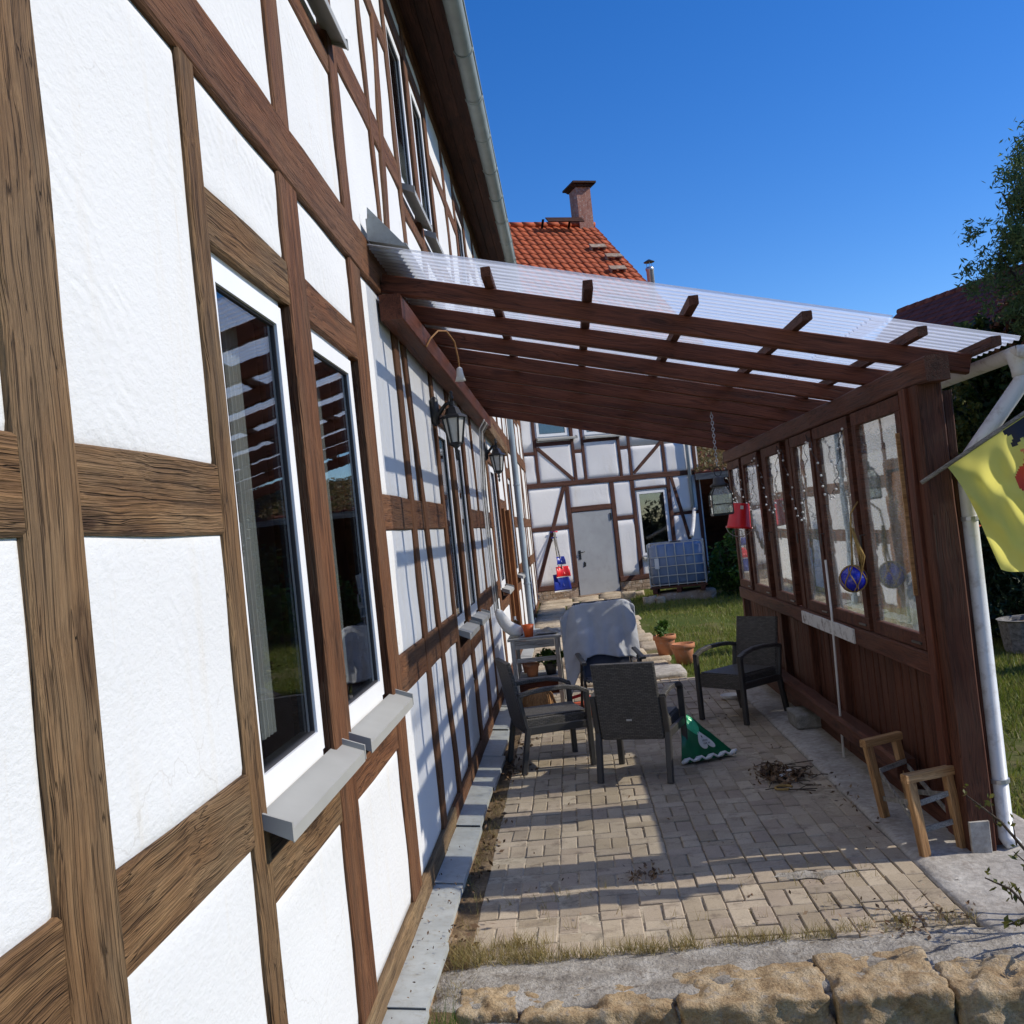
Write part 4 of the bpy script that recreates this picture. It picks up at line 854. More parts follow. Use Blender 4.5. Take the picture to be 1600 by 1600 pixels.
# ------------------------------------------------------------------ things hung in the shelter
def wall_lantern(loc, label):
    r = root('wall_lantern', label, 'lantern', loc, 'black wall lanterns on the house')
    x, y, z = loc; c = Vector((x + 0.145, y, z))
    G().lathe([(0.01, -.12), (0.03, -.10), (0.035, 0.0), (0.03, .08), (0.01, .10)], (x + 0.012, y, z), 10).build('back_plate', M_BLACK, r, None, True)
    G().tube([(x + .01, y, z - .06), (x + .05, y, z - .02), (x + .10, y, z + .035), (x + .145, y, z + .045)], [.022, .018, .014, .012], 8).build('arm', M_BLACK, r, None, True)
    G().lathe([(.012, .05), (.016, .085), (.008, .10), (.016, .115), (.004, .13)], c, 10).build('finial', M_BLACK, r, None, True)
    G().lathe([(.105, -.075), (.098, -.062), (.065, -.045), (.045, .0), (.02, .015), (.02, .05)], c, 6).build('hood', M_BLACK, r)
    cage = G()
    for k in range(6):
        a = 2 * math.pi * k / 6; cage.bar(c + Vector((.082 * math.cos(a), .082 * math.sin(a), -.075)), c + Vector((.048 * math.cos(a), .048 * math.sin(a), -.27)), .014, .014)
    cage.lathe([(.05, -.275), (.055, -.265), (.05, -.255)], c, 6); cg = cage.build('cage', M_BLACK, r)
    for k in range(6):
        a0, a1 = 2 * math.pi * k / 6, 2 * math.pi * (k + 1) / 6; f = lambda a, rr, z: c + Vector((rr * math.cos(a), rr * math.sin(a), z))
        G().add([f(a0, .079, -.078), f(a1, .079, -.078), f(a1, .046, -.262), f(a0, .046, -.262), f(a0, .076, -.078), f(a1, .076, -.078), f(a1, .043, -.262), f(a0, .043, -.262)], [(0, 1, 2, 3), (7, 6, 5, 4), (0, 3, 7, 4), (1, 5, 6, 2), (0, 4, 5, 1), (3, 2, 6, 7)]).build('pane', M_FROST, cg)
    G().lathe([(.004, -.39), (.014, -.37), (.007, -.345), (.016, -.325), (.010, -.30), (.048, -.272)], c, 8).build('drop', M_BLACK, r, None, True)
    return r
wall_lantern((-0.915, 7.30, 2.86), 'black hexagonal wall lantern nearest on the house wall')
wall_lantern((-0.915, 11.75, 2.90), 'black hexagonal wall lantern farther along the house wall')
# cable with a lamp socket on the ledger
r = root('lamp_socket', 'white lamp socket dangling on a looped cable from the ledger beam', 'lamp', (-0.70, 6.95, 3.0))
G().tube([(-0.79, 6.30, 3.14), (-0.775, 6.45, 3.22), (-0.74, 6.62, 3.30), (-0.70, 6.78, 3.325), (-0.665, 6.90, 3.27), (-0.655, 6.95, 3.16), (-0.655, 6.96, 3.10)], 0.006, 7).build('cable', M_WHIP, r, None, True)
G().lathe([(.006, .10), (.02, .09), (.026, .04), (.038, .0), (.032, .0), (.006, .03)], (-0.655, 6.96, 3.0), 12).build('socket', M_WHITE, r, None, True)
r = root('cable_bundle', 'pale cables running down the house wall beside the far lantern', 'cable', (-0.90, 11.1, 1))
for k in range(4):
    y0 = 10.7 + 0.16 * k; G().tube([(-0.79, y0 - .1, 3.13), (-0.86, y0, 3.05), (-0.905, y0 + .03, 2.4), (-0.905, y0 + rnd.uniform(-.05, .05), 1.7), (-0.905, y0 + rnd.uniform(-.1, .1), 1.05)], 0.009, 5).build('cable', M_GREYW if k % 2 else M_WHITE, r, None, True)
# glazed candle lantern on a chain
r = root('hanging_lantern', 'clear glass lantern with dark metal edges hanging from a rafter on a chain', 'lantern', (1.29, 8.46, 1.87))
cx, cy = 1.29, 8.46; z = 2.72; k = 0
while z > 2.27:
    g = G(); pts = [(cx + (.011 * math.cos(a) if k % 2 else 0), cy + (0 if k % 2 else .011 * math.cos(a)), z + .018 * math.sin(a)) for a in [i / 8 * 2 * math.pi for i in range(8)]]
    g.tube(pts, .0032, 5, closed=True); g.build('chain_link', M_STEEL, r, None, True); z -= .027; k += 1
G().tube([(cx + .03 * math.cos(a), cy, 2.225 + .04 * math.sin(a)) for a in [i / 12 * 2 * math.pi for i in range(12)]], .004, 5, closed=True).build('ring', M_BLACK, r, None, True)
G().lathe([(.075, 2.10), (.078, 2.112), (.05, 2.13), (.045, 2.17), (.02, 2.185)], (cx, cy, 0), 12).build('lid', M_BLACK, r, None, True)
g = G()
for i in range(4):
    a = math.pi / 4 + i * math.pi / 2; b = a + math.pi / 2
    g.bar((cx + .118 * math.cos(a), cy + .118 * math.sin(a), 1.865), (cx + .118 * math.cos(a), cy + .118 * math.sin(a), 2.03), .008, .008); g.bar((cx + .118 * math.cos(a), cy + .118 * math.sin(a), 2.03), (cx + .07 * math.cos(a), cy + .07 * math.sin(a), 2.10), .008, .008)
    for zz in (1.87, 1.95): g.bar((cx + .118 * math.cos(a), cy + .118 * math.sin(a), zz), (cx + .118 * math.cos(b), cy + .118 * math.sin(b), zz), .007, .008)
g.box((cx - .082, cy - .082, 1.856), (cx + .082, cy + .082, 1.866)); fr = g.build('metal_frame', M_BLACK, r)
for i in range(4):
    a = math.pi / 4 + i * math.pi / 2; b = a + math.pi / 2; f = lambda q, rr, z: (cx + rr * math.cos(q), cy + rr * math.sin(q), z)
    G().add([f(a, .115, 1.868), f(b, .115, 1.868), f(b, .115, 2.03), f(a, .115, 2.03), f(b, .068, 2.098), f(a, .068, 2.098), f(a, .112, 1.868), f(b, .112, 1.868), f(b, .112, 2.03), f(a, .112, 2.03)], [(0, 1, 2, 3), (3, 2, 4, 5), (9, 8, 7, 6)]).build('pane', M_CLEAR, fr)
G().lathe([(.03, 1.868), (.03, 1.93), (.004, 1.935)], (cx, cy, 0), 12).build('candle', M_WHITE, r, None, True)
# red bucket hung upside down
r = root('red_bucket', 'red plastic bucket hanging tilted on the shelter wall near its far end', 'bucket', (1.66, 9.9, 1.7))
BM = Matrix.Translation((1.655, 9.9, 1.70)) @ Matrix.Rotation(R(9), 4, 'Y')
g = G(); g.lathe([(.122, 0), (.128, 0), (.128, .02), (.116, .022), (.088, .245), (.082, .25), (.078, .245), (.112, .01)], (0, 0, 0), 22); g.v = [tuple(BM @ Vector(v)) for v in g.v]; g.build('bucket_body', M_RED, r, None, True)
g = G(); g.box((-.012, -.101, .19), (.018, -.097, .225)); g.v = [tuple(BM @ Vector(v)) for v in g.v]; g.build('label_patch', M_WHITE, r)
g = G(); g.tube([BM @ Vector((.125 * math.cos(a), -.02, .02 - .10 * math.sin(a))) for a in [i / 10 * math.pi for i in range(11)]], .004, 5); g.build('bucket_handle', M_STEEL, r, None, True)
# glass float in a rope net
r = root('glass_float', 'cobalt blue glass float in a tan rope net hanging at the window', 'float', (1.775, 6.50, 1.29))
c = Vector((1.775, 6.50, 1.372)); g = G(); g.ball(c, .083, 28, 18); g.build('ball', M_BALL, r, None, True)
g = G(); rr = .0865
for k in range(6):
    a0 = k * math.pi / 3
    for sgn in (-1, 1):
        pts = []
        for i in range(17):
            th = math.pi * i / 16; a = a0 + sgn * (math.pi / 6) * (1 - abs(((i / 16 * 3) % 2) - 1)); pts.append(c + Vector((rr * math.sin(th) * math.cos(a), rr * math.sin(th) * math.sin(a), -rr * math.cos(th))))
        g.tube(pts, .0035, 5)
g.build('rope_net', M_ROPE, r, None, True)
g = G(); g.tube([c + Vector((0, 0, .085)), c + Vector((.01, 0, .16)), c + Vector((.015, -.01, .30)), c + Vector((.03, 0, .42)), Vector((1.865, 6.53, 1.86))], .006, 6)
for k in range(5): g.tube([c + Vector((.02 + .006 * k, -.02, .33 - .02 * k)), c + Vector((.03 + .008 * k, -.045 - .01 * k, .22 - .02 * k)), c + Vector((.04, -.06, .10 - .02 * k)), c + Vector((.045, -.05, .21)), c + Vector((.03, -.01, .32))], .006, 5)
g.build('hanging_rope', M_ROPE, r, None, True)
# string of fairy lights
r = root('string_lights', 'string of small white globe lights swagged along the tops of the shelter windows', 'string lights', (1.84, 9, 2))
anch = [(11.5, 2.38), (10.7, 2.36), (9.75, 2.40), (9.6, 2.38), (8.65, 2.40), (8.5, 2.36), (7.60, 2.40), (7.5, 2.37), (6.62, 2.40)]
sag = [0.40, 0.50, 0.02, 0.55, 0.05, 0.62, 0.05, 0.48]
me_b = None; wire = []
for (a, b, sg) in zip(anch, anch[1:], sag):
    n = max(3, int((abs(a[0] - b[0]) + 2 * sg) / 0.05)); 
    for i in range(n):
        t = i / n; wire.append(Vector((1.842 + .012 * math.sin(i * 1.7), a[0] + (b[0] - a[0]) * t + .02 * math.sin(i * 2.1), a[1] + (b[1] - a[1]) * t - sg * (1 - abs(2 * t - 1) ** 1.6))))
g = G(); g.tube(wire, .0028, 4); g.build('wire', M_BLACK, r)
for i, p in enumerate(wire):
    if i % 3: continue
    if me_b is None:
        bo = G().ball((0, 0, 0), .0092, 8, 6).build('bulb', M_WHITE, r, Matrix.Translation(p + Vector((-.004, 0, -.012))), True); me_b = bo.data
    else: inst('bulb', me_b, r, Matrix.Translation(p + Vector((-.004 + rnd.uniform(-.01, .01), rnd.uniform(-.012, .012), -.012))))

# ------------------------------------------------------------------ plant table by the house wall
TX0, TX1, TY0, TY1, TZ = -0.74, -0.24, 10.30, 11.10, 0.79
tb = root('plant_table', 'narrow grey bare-wood plant table with rails standing against the house wall', 'table', (-.49, 10.7, 0))
for k in range(5):
    y = TY0 + (TY1 - TY0) * (k + .5) / 5; wood_bar('top_plank', (TX0 - .03, y, TZ - .012), (TX1 + .03, y, TZ - .012), 0.152, 0.024, M_PALEW, tb, (0, 0, 1), .003, .001)
for x in (TX0 + .02, TX1 - .02):
    for y in (TY0 + .03, TY1 - .03): wood_bar('leg', (x, y, 0), (x, y, TZ - .026), 0.045, 0.045, M_PALEW, tb, (0, -1, 0), .003, .001)
for z, wd in ((TZ - .07, .08), (0.56, .045), (0.36, .035)):
    wood_bar('rail', (TX0 + .045, TY0 + .02, z), (TX1 - .045, TY0 + .02, z), wd, 0.02, M_PALEW, tb, (0, -1, 0), .002, .001)
wood_bar('dark_apron', (TX0 + .045, TY0 + .05, 0.26), (TX1 - .045, TY0 + .05, 0.26), 0.14, 0.02, M_STAIN2, tb, (0, -1, 0), .002, .001)
for k in range(4):
    y = TY0 + .1 + (TY1 - TY0 - .15) * (k + .5) / 4; wood_bar('shelf_plank', (TX0 + .03, y, 0.335), (TX1 - .03, y, 0.335), 0.15, 0.018, M_PALEW, tb, (0, 0, 1), .002, .001)
def leaf_quads(C, size, nr, aspect=0.5, droop=0.0, up=0.3):
    n = len(C); d = nr.normal(size=(n, 3)); d[:, 2] = d[:, 2] * 0.8 - droop; d /= np.linalg.norm(d, axis=1)[:, None]
    e = nr.normal(size=(n, 3)); e[:, 2] += up; e = np.cross(d, e); e /= np.linalg.norm(e, axis=1)[:, None] + 1e-9
    sz = (size * nr.uniform(0.6, 1.3, n))[:, None]
    V = np.stack([C - d * sz * .5, C + e * sz * aspect * .5, C + d * sz * .5, C - e * sz * aspect * .5], 1).reshape(-1, 3)
    return V, np.arange(4 * n).reshape(n, 4)
def leaf_cloud(blobs, n, nr, shell=0.55):
    """points inside ellipsoids (c, r), grouped in clumps towards the surface"""
    vol = np.array([b[1][0] * b[1][1] * b[1][2] for b in blobs]); cnt = (vol / vol.sum() * n).astype(int); out = []
    for (c, r), k in zip(blobs, cnt):
        m = max(3, k // 55); q = nr.normal(size=(m, 3)); q /= np.linalg.norm(q, axis=1)[:, None]; q *= nr.uniform(shell, 1.05, m)[:, None]
        idx = nr.randint(0, m, k); p = q[idx] + nr.normal(size=(k, 3)) * 0.11 / max(.4, min(1.5, np.mean(r))) ** 0.5
        out.append(np.array(c) + p * np.array(r))
    return np.concatenate(out)
def plant(name, parent, blobs, n, size, mat, seed, aspect=.5, droop=0.0, shell=.55):
    nr = np.random.RandomState(seed); V, F = leaf_quads(leaf_cloud(blobs, n, nr, shell), size, nr, aspect, droop); return np_mesh(name, V, F, mat, parent)
def pot(loc, r, h, label, mat=M_TERRA, leaves=None, rim=True, cat='flower pot', seed=1, group=None):
    o = root('flower_pot', label, cat, loc, group); x, y, z = loc
    prof = [(r * .68, 0), (r * .92, h * .76), (r * .92, h * .77), (r * 1.04, h * .78), (r * 1.04, h), (r * .93, h), (r * .88, h * .82), (.005, h * .82)] if rim else [(r * .7, 0), (r, h), (r * .92, h), (r * .88, h * .85), (.005, h * .85)]
    G().lathe(prof, loc, 20).build('pot_body', mat, o, None, True)
    G().lathe([(.003, h * .83), (r * .86, h * .84), (.003, h * .87)], loc, 14).build('potting_soil', M_SOIL, o)
    if leaves: plant('foliage', o, [((x, y, z + h + leaves[0] * .5), (leaves[0], leaves[0], leaves[0] * .8))], leaves[1], leaves[2], leaves[3], seed, .45, 0, .2)
    return o
pot((-0.545, 10.42, TZ), 0.062, 0.13, 'small orange pot on the front edge of the plant table', M_ORNG, None, False)
pot((-0.56, 10.62, 0.345), 0.08, 0.14, 'terracotta pot on the table shelf beside the green plant', M_TERRA, None, True)
pot((-0.62, 10.95, 0.345), 0.07, 0.13, 'terracotta pot at the back of the table shelf', M_TERRA, None, True)
pot((-0.36, 10.66, 0.345), 0.075, 0.13, 'leafy green potted plant on the table shelf', M_FRAME, (.13, 500, .06, L_LUSH), True, 'potted plant', 3)
pot((-0.66, 10.62, TZ), 0.055, 0.09, 'dried flowers in a brown pot on the plant table', M_STAIN, (.09, 220, .045, L_RUST), False, 'potted plant', 4)
# white roll cushion leaning on the wall
g = G(); pts = [Vector((-0.845, 10.36, 1.115)), Vector((-0.835, 10.37, 1.08)), Vector((-0.805, 10.40, 1.0)), Vector((-0.76, 10.43, .92)), Vector((-0.70, 10.46, .87)), Vector((-0.64, 10.48, .85)), Vector((-0.61, 10.49, .845))]
g.tube(pts, [.012, .045, .058, .066, .07, .06, .02], 16); o = g.build('bolster_cushion', M_WHITE, None, None, True); tag(o, 'off-white cloth bolster slumped against the wall on the plant table', 'cushion')
tag(G().grid(lambda s, t: (-0.48 + .24 * s, 10.45 + .5 * t, TZ + .006 + .02 * (1 + math.sin(9 * s + 5 * t)) * math.sin(math.pi * s) * math.sin(math.pi * t) + .008), 14, 14).build('folded_cloth', M_GREYW, None, None, True), 'crumpled grey cloth lying on the plant table top', 'cloth')
tag(G().lathe([(.025, 0), (.03, .02), (.03, .13), (.012, .16), (.012, .19), (.004, .192)], (-0.70, 10.85, TZ), 12).build('white_bottle', M_WHITE, None, None, True), 'white plastic bottle at the back of the plant table', 'bottle')
# straw basket under the table front
r = root('straw_basket', 'brown straw dome basket on the ground under the plant table', 'basket', (-0.50, 10.12, 0))
G().lathe([(.15, 0), (.165, .05), (.165, .14), (.14, .22), (.09, .275), (.03, .295), (.004, .296)], (-0.50, 10.12, 0), 22).build('woven_body', M_WHIP, r, None, True)
g = G()
for k in range(26):
    a = k / 26 * 2 * math.pi; g.tube([(-0.50 + q * math.cos(a + .15 * i), 10.12 + q * math.sin(a + .15 * i), z) for i, (q, z) in enumerate(((.168, .03), (.17, .13), (.146, .222), (.095, .28)))], .006, 5)
g.build('straw_ribs', M_WHIP, r, None, True)
# orange and red garden tool on the floor
r = root('garden_tool', 'orange and red power tool lying on the paving behind the left chair', 'power tool', (-0.06, 10.0, 0))
rough_box('tool_body', (-0.17, 9.86, 0.01), (0.10, 10.06, 0.13), M_ORNG, r, .01, 6, 61); G().tube([(-.16, 9.9, .10), (-.19, 9.92, .19), (-.02, 9.96, .22), (.07, 9.98, .12)], .018, 8).build('handle', M_RED, r, None, True)
G().bar((0.08, 9.95, .05), (0.34, 10.02, .04), .05, .012).build('blade', M_STEEL, r); G().lathe([(.03, 0), (.03, .04)], (-.20, 9.86, .01), 12).build('cap', M_BLACK, r)
# terracotta pots by the path
pot((1.115, 13.55, 0.03), 0.15, 0.27, 'terracotta pot with a low green plant beside the path', M_TERRA, (.17, 420, .08, L_LUSH), True, 'flower pot', 5)
pot((1.275, 12.80, 0.0), 0.145, 0.26, 'terracotta pot without a plant at the lawn edge', M_TERRA, None, True, 'flower pot', 6)

# ------------------------------------------------------------------ half-timbered house at the end of the yard
ba = R(21); BE = Vector((math.cos(ba), math.sin(ba), 0)); BN = Vector((math.sin(ba), -math.cos(ba), 0)); B0 = Vector((0.55, 24.5, 0))
def BP(u, v, out): return B0 + BE * u + BN * out + Vector((0, 0, v))
back = root('back_house', 'white half-timbered house with red tiled roof and grey door across the yard end', 'house', (2, 29, 0))
def bt(name, a, b, wd, proud=0.015): return timber(BP, BN, back, name, a, b, wd, proud, M_BDARK, 0.12, 0.005)
U0, U1 = -6.0, 3.06
bt('girth_beam', (U0, 2.945), (U1, 2.945), 0.125, 0.022)
for (a, b) in ((U0, -0.535), (0.60, U1)): bt('sill_beam', (a, 0.455), (b, 0.455), 0.12, 0.020)
LOWP = [(-5.9, .12), (-4.4, .12), (-3.0, .12), (-1.62, .12), (-0.56, .11), (0.635, .12), (1.19, .115), (2.19, .09), (3.0, .10)]
for p, wd in LOWP: bt('post', (p, 0.51), (p, 2.885), wd)
UPP = [(-5.9, .1), (-4.4, .1), (-3.0, .1), (-1.62, .1), (-1.27, .085), (-0.29, .08), (-0.03, .08), (0.93, .08), (1.21, .08), (2.14, .09), (3.0, .10)]
for p, wd in UPP: bt('post', (p, 3.0), (p, 5.9), wd)
bt('wall_plate', (U0, 5.96), (U1, 5.96), 0.13, 0.02)
bt('header', (-0.50, 2.29), (0.57, 2.29), 0.13, 0.010); bt('rail', (-1.56, 1.885), (-0.62, 1.885), 0.10, 0.010); bt('rail', (0.70, 1.97), (1.13, 1.97), 0.10, 0.010); bt('rail', (2.235, 1.925), (2.95, 1.925), 0.08, 0.010)
bt('rail', (1.25, 2.65), (2.15, 2.65), 0.06, 0.010); bt('rail', (-1.57, 3.735), (-1.31, 3.735), 0.08, 0.010); bt('rail', (-1.22, 3.945), (-0.33, 3.945), 0.10, 0.010)
bt('rail', (-0.25, 3.71), (-0.07, 3.71), 0.08, 0.010); bt('rail', (0.97, 3.71), (1.17, 3.71), 0.08, 0.010); bt('rail', (0.01, 3.95), (0.89, 3.95), 0.08, 0.010); bt('rail', (2.19, 4.4), (2.95, 4.4), 0.09, 0.010)
bt('brace', (-0.64, 2.87), (-1.56, 0.52), 0.10, 0.019); bt('brace', (2.28, 2.87), (2.78, 0.52), 0.09, 0.019); bt('brace', (-1.22, 3.86), (-0.36, 3.03), 0.085, 0.019); bt('brace', (1.27, 3.05), (2.10, 3.78), 0.085, 0.019)
dr = G().prism([(-0.495, 0.185), (0.565, 0.185), (0.565, 2.215), (-0.495, 2.215)], lambda u, v, t: BP(u, v, -0.06 + 0.055 * t), 1.0).build('door', M_DOOR, back)
G().tube([BP(-.40, 1.22, -.004), BP(-.40, 1.22, .05), BP(-.28, 1.24, .055)], .012, 7).build('handle', M_BLACK, dr, None, True); G().prism([(-.43, 1.06), (-.37, 1.06), (-.37, 1.28), (-.43, 1.28)], lambda u, v, t: BP(u, v, -.004 + .01 * t), 1.0).build('lock_plate', M_BLACK, dr)
G().prism([(-.34, .86), (-.27, .88), (-.26, .96), (-.31, 1.0)], lambda u, v, t: BP(u, v, -.004 + .008 * t), 1.0).build('scratched_patch', M_BLACK, dr); G().prism([(.50, 1.95), (.545, 1.95), (.545, 2.12), (.50, 2.12)], lambda u, v, t: BP(u, v, -.004 + .018 * t), 1.0).build('hinge', M_BLACK, dr)
window(BP, BN, back, 1.255, 2.14, 0.93, 2.615, True, 0.03); window(BP, BN, back, -1.22, -0.34, 4.09, 5.3, True, 0.02); window(BP, BN, back, 0.02, 0.88, 4.06, 5.3, True, 0.02)
def bpan(u0, u1, v0, v1): panel(BP, back, u0, u1, v0, v1, M_PLB, 0.008, 8)
lowz = {4: None}
for i in range(len(LOWP) - 1):
    a, b = LOWP[i][0], LOWP[i + 1][0]
    if i == 4: bpan(a, b, 2.3, 2.9)
    elif i == 6: bpan(a, b, 2.66, 2.9); bpan(a, b, 0.48, 0.93)
    elif i == 3: bpan(a, b, 0.48, 1.87); bpan(a, b, 1.9, 2.9)
    elif i in (5, 7): bpan(a, b, 0.48, 1.95); bpan(a, b, 1.97, 2.9)
    else: bpan(a, b, 0.48, 2.9)
for i in range(len(UPP) - 1):
    a, b = UPP[i][0], UPP[i + 1][0]
    if i in (4, 6): bpan(a, b, 2.98, 4.05); bpan(a, b, 5.3, 5.95)
    else: bpan(a, b, 2.98, 3.72); bpan(a, b, 3.73, 5.95)
g = G()
def bbox(u0, u1, v0, v1, o0, o1, g): g.prism([(u0, v0), (u1, v0), (u1, v1), (u0, v1)], lambda u, v, t: BP(u, v, o0 + (o1 - o0) * t), 1.0)
bbox(U0, U1, -0.3, 0.05, -11.4, -0.1, g); bbox(U0, U1, 2.9, 3.0, -11.4, -0.1, g); bbox(U0, U1, 5.95, 6.05, -11.4, -0.1, g); bbox(U0, U1, 0, 6, -11.5, -11.4, g); bbox(U0, U0 + .1, 0, 6, -11.4, -.1, g); bbox(U0, U1, 0, 6, -3.1, -3.0, g)
g.build('inner_walls', M_ROOM, back)
g = G(); g.prism([(-0.0, 0.0), (11.45, 0.0), (11.45, 6.0), (5.72, 10.9), (0, 6.0)], lambda d, v, t: BP(U1 - .02 + .06 * t, v, -d - .02), 1.0); g.build('gable_wall', M_PLB, back)
k = 0
for row in range(4):                                              # brick plinth
    u = U0 - (row % 2) * .12
    while u < U1:
        L = rnd.uniform(.20, .30); ue = min(u + L, U1)
        if not (ue > -0.53 and u < 0.60) and u > -2.2:
            G().prism([(u + .006, .02 + row * .092), (ue - .006, .02 + row * .092), (ue - .006, .104 + row * .092), (u + .006, .104 + row * .092)], lambda uu, v, t: BP(uu, v, -.10 + (.105 + rnd.uniform(0, .012)) * t), 1.0).build('brick', M_BRICK, back); k += 1
        u = ue
bbox(U0, -2.2, 0, .4, -.1, .0, g := G()); bbox(-2.2, -0.52, -.05, .4, -.12, -.02, g); bbox(.6, U1, -.05, .4, -.12, -.02, g); bbox(-.55, .62, -.05, .18, -.3, .18, g); g.build('plinth_core', M_BRICK, back)
# roof: ridge 5.72 m behind the wall, 40 degrees, pan tiles one by one where they show
PT = R(40); RZ = 11.2; RD = 5.706
def RP(u, s, h): return BP(u, RZ - s * math.sin(PT) + h * math.cos(PT), -RD + s * math.cos(PT) + h * math.sin(PT))
g = G(); SL = (RD + .35) / math.cos(PT)
g.add([RP(U0 - .3, 0, -.06), RP(U1 + .44, 0, -.06), RP(U1 + .44, SL, -.06), RP(U0 - .3, SL, -.06)], [(0, 3, 2, 1)])
g.add([BP(U0 - .3, RZ - .05, -RD), BP(U1 + .44, RZ - .05, -RD), BP(U1 + .44, RZ - .05 - SL * math.sin(PT), -RD - SL * math.cos(PT)), BP(U0 - .3, RZ - .05 - SL * math.sin(PT), -RD - SL * math.cos(PT))], [(0, 1, 2, 3)])
roof = g.build('roof', M_BTILE, back)
tw, tl = 0.235, 0.335; g = G(); n = 8
prof = [(i / n * (tw + .015), 0.018 * math.sin(i / n * 2 * math.pi) + .006 * (i == 0)) for i in range(n + 1)]
g.add([(x, 0.0, h + .0) for x, h in prof] + [(x, -tl - .05, h + .03) for x, h in prof] + [(x, -tl - .05, h + .012) for x, h in prof],
      [(i, i + n + 1, i + n + 2, i + 1) for i in range(n)] + [(n + 1 + i, 2 * n + 2 + i, 2 * n + 3 + i, n + 2 + i) for i in range(n)])
tme = bpy.data.meshes.new('pan_tile'); tme.from_pydata(g.v, [], g.f); tme.materials.append(M_TILE); tme.polygons.foreach_set('use_smooth', [True] * len(g.f)); tme.update()
TM = Matrix((BE, -(BN * math.cos(PT) - Vector((0, 0, 1)) * math.sin(PT)), BN * math.sin(PT) + Vector((0, 0, math.cos(PT))))).transposed().to_4x4()
cnt = 0; rest = G()
for row in range(int(SL / tl)):
    for c in range(int((U1 + .43 - (U0 - .3)) / tw)):
        u = U1 + .43 - (c + 1) * tw; s = .05 + row * tl
        Mt = Matrix.Translation(RP(u, s, -.02 + rnd.uniform(-.004, .004))) @ TM @ Matrix.Rotation(rnd.uniform(-.02, .02), 4, 'Z')
        if row < 13 and c < 22 and cnt < 300: inst('roof_tile', tme, roof, Mt); cnt += 1
        else: rest.add([Mt @ Vector(v) for v in g.v], g.f)
o = rest.build('hidden_roof_tiles', M_TILE, roof, None, True); o['kind'] = 'stuff'
for c in range(14):
    u = U1 + .45 - c * .40; pts = []
    g2 = G(); g2.tube([BP(u, RZ + .015, -RD), BP(u - .42, RZ + .03, -RD)], .085, 12); g2.build('ridge_tile', M_TILE, roof, None, True)
chm = G(); chm.prism([(2.95, 10.75), (3.42, 10.75), (3.42, 12.36), (2.95, 12.36)], lambda u, v, t: BP(u, v, -RD - .45 + .60 * t), 1.0); ch_o = chm.build('chimney', M_CHIM, roof)
# the chimney's plinth band, cap and flashing
g = G(); g.prism([(2.80, 12.44), (3.57, 12.44), (3.57, 12.50), (2.80, 12.50)], lambda u, v, t: BP(u, v, -RD - .62 + .94 * t), 1.0); g.prism([(2.93, 12.36), (3.44, 12.36), (3.58, 12.44), (2.79, 12.44)], lambda u, v, t: BP(u, v, -RD - .52 + .74 * t), 1.0); g.build('chimney_cap', M_SOFFIT, roof)
g = G(); g.prism([(1.75, 0), (2.93, 0), (2.93, .05), (1.75, .05)], lambda u, s, t: RP(u, .18 + s * 6, .30 + .03 * t), 1.0); g.prism([(1.62, 0), (1.70, 0), (1.70, .05), (1.62, .05)], lambda u, s, t: RP(u, .25, .3 * t), 1.0); g.prism([(2.5, 0), (2.58, 0), (2.58, .05), (2.5, .05)], lambda u, s, t: RP(u, .25, .3 * t), 1.0); g.build('roof_walkway', M_SOFFIT, roof)
for u, s in ((3.0, 1.75), (3.22, 2.45), (3.0, 3.3)):
    g = G(); g.prism([(u - .38, 0), (u + .12, 0), (u + .12, .22), (u - .38, .22)], lambda a, b, t: RP(a, s + b, .10 + .03 * t), 1.0); g.prism([(u - .36, 0), (u - .32, 0), (u - .32, .2), (u - .36, .2)], lambda a, b, t: RP(a, s + b, .1 * t), 1.0); g.prism([(u + .06, 0), (u + .10, 0), (u + .10, .2), (u + .06, .2)], lambda a, b, t: RP(a, s + b, .1 * t), 1.0); g.build('roof_step', M_BRICK, roof)
g = G(); g.tube([BP(2.78, 5.9, .09), BP(2.78, 2.05, .06)], .045, 10); dpo = g.build('downpipe', M_PIPE, back, None, True)
g = G(); g.tube([BP(2.80, 2.02, .08), BP(2.35, 1.55, .75), BP(2.05, 1.36, 1.2)], .05, 10); g.build('diverter_pipe', M_GUTW, back, None, True)
r = root('flue_pipe', 'steel flue pipe with rain cap rising behind the lean-to roof', 'flue', (2.88, 27.4, 6.0))
FU = Vector((2.90, 27.0, 0)); G().lathe([(.10, 5.5), (.10, 8.55), (.115, 8.57), (.115, 8.63), (.085, 8.66)], FU, 14).build('pipe', M_STEEL, r, None, True)
for a in (0.5, 2.6, 4.7): G().bar(FU + Vector((.08 * math.cos(a), .08 * math.sin(a), 8.6)), FU + Vector((.08 * math.cos(a), .08 * math.sin(a), 8.80)), .012, .012).build('cap_strut', M_STEEL, r)
G().lathe([(.15, 8.79), (.15, 8.80), (.02, 8.87)], FU, 14).build('rain_cap', M_BLACK, r)

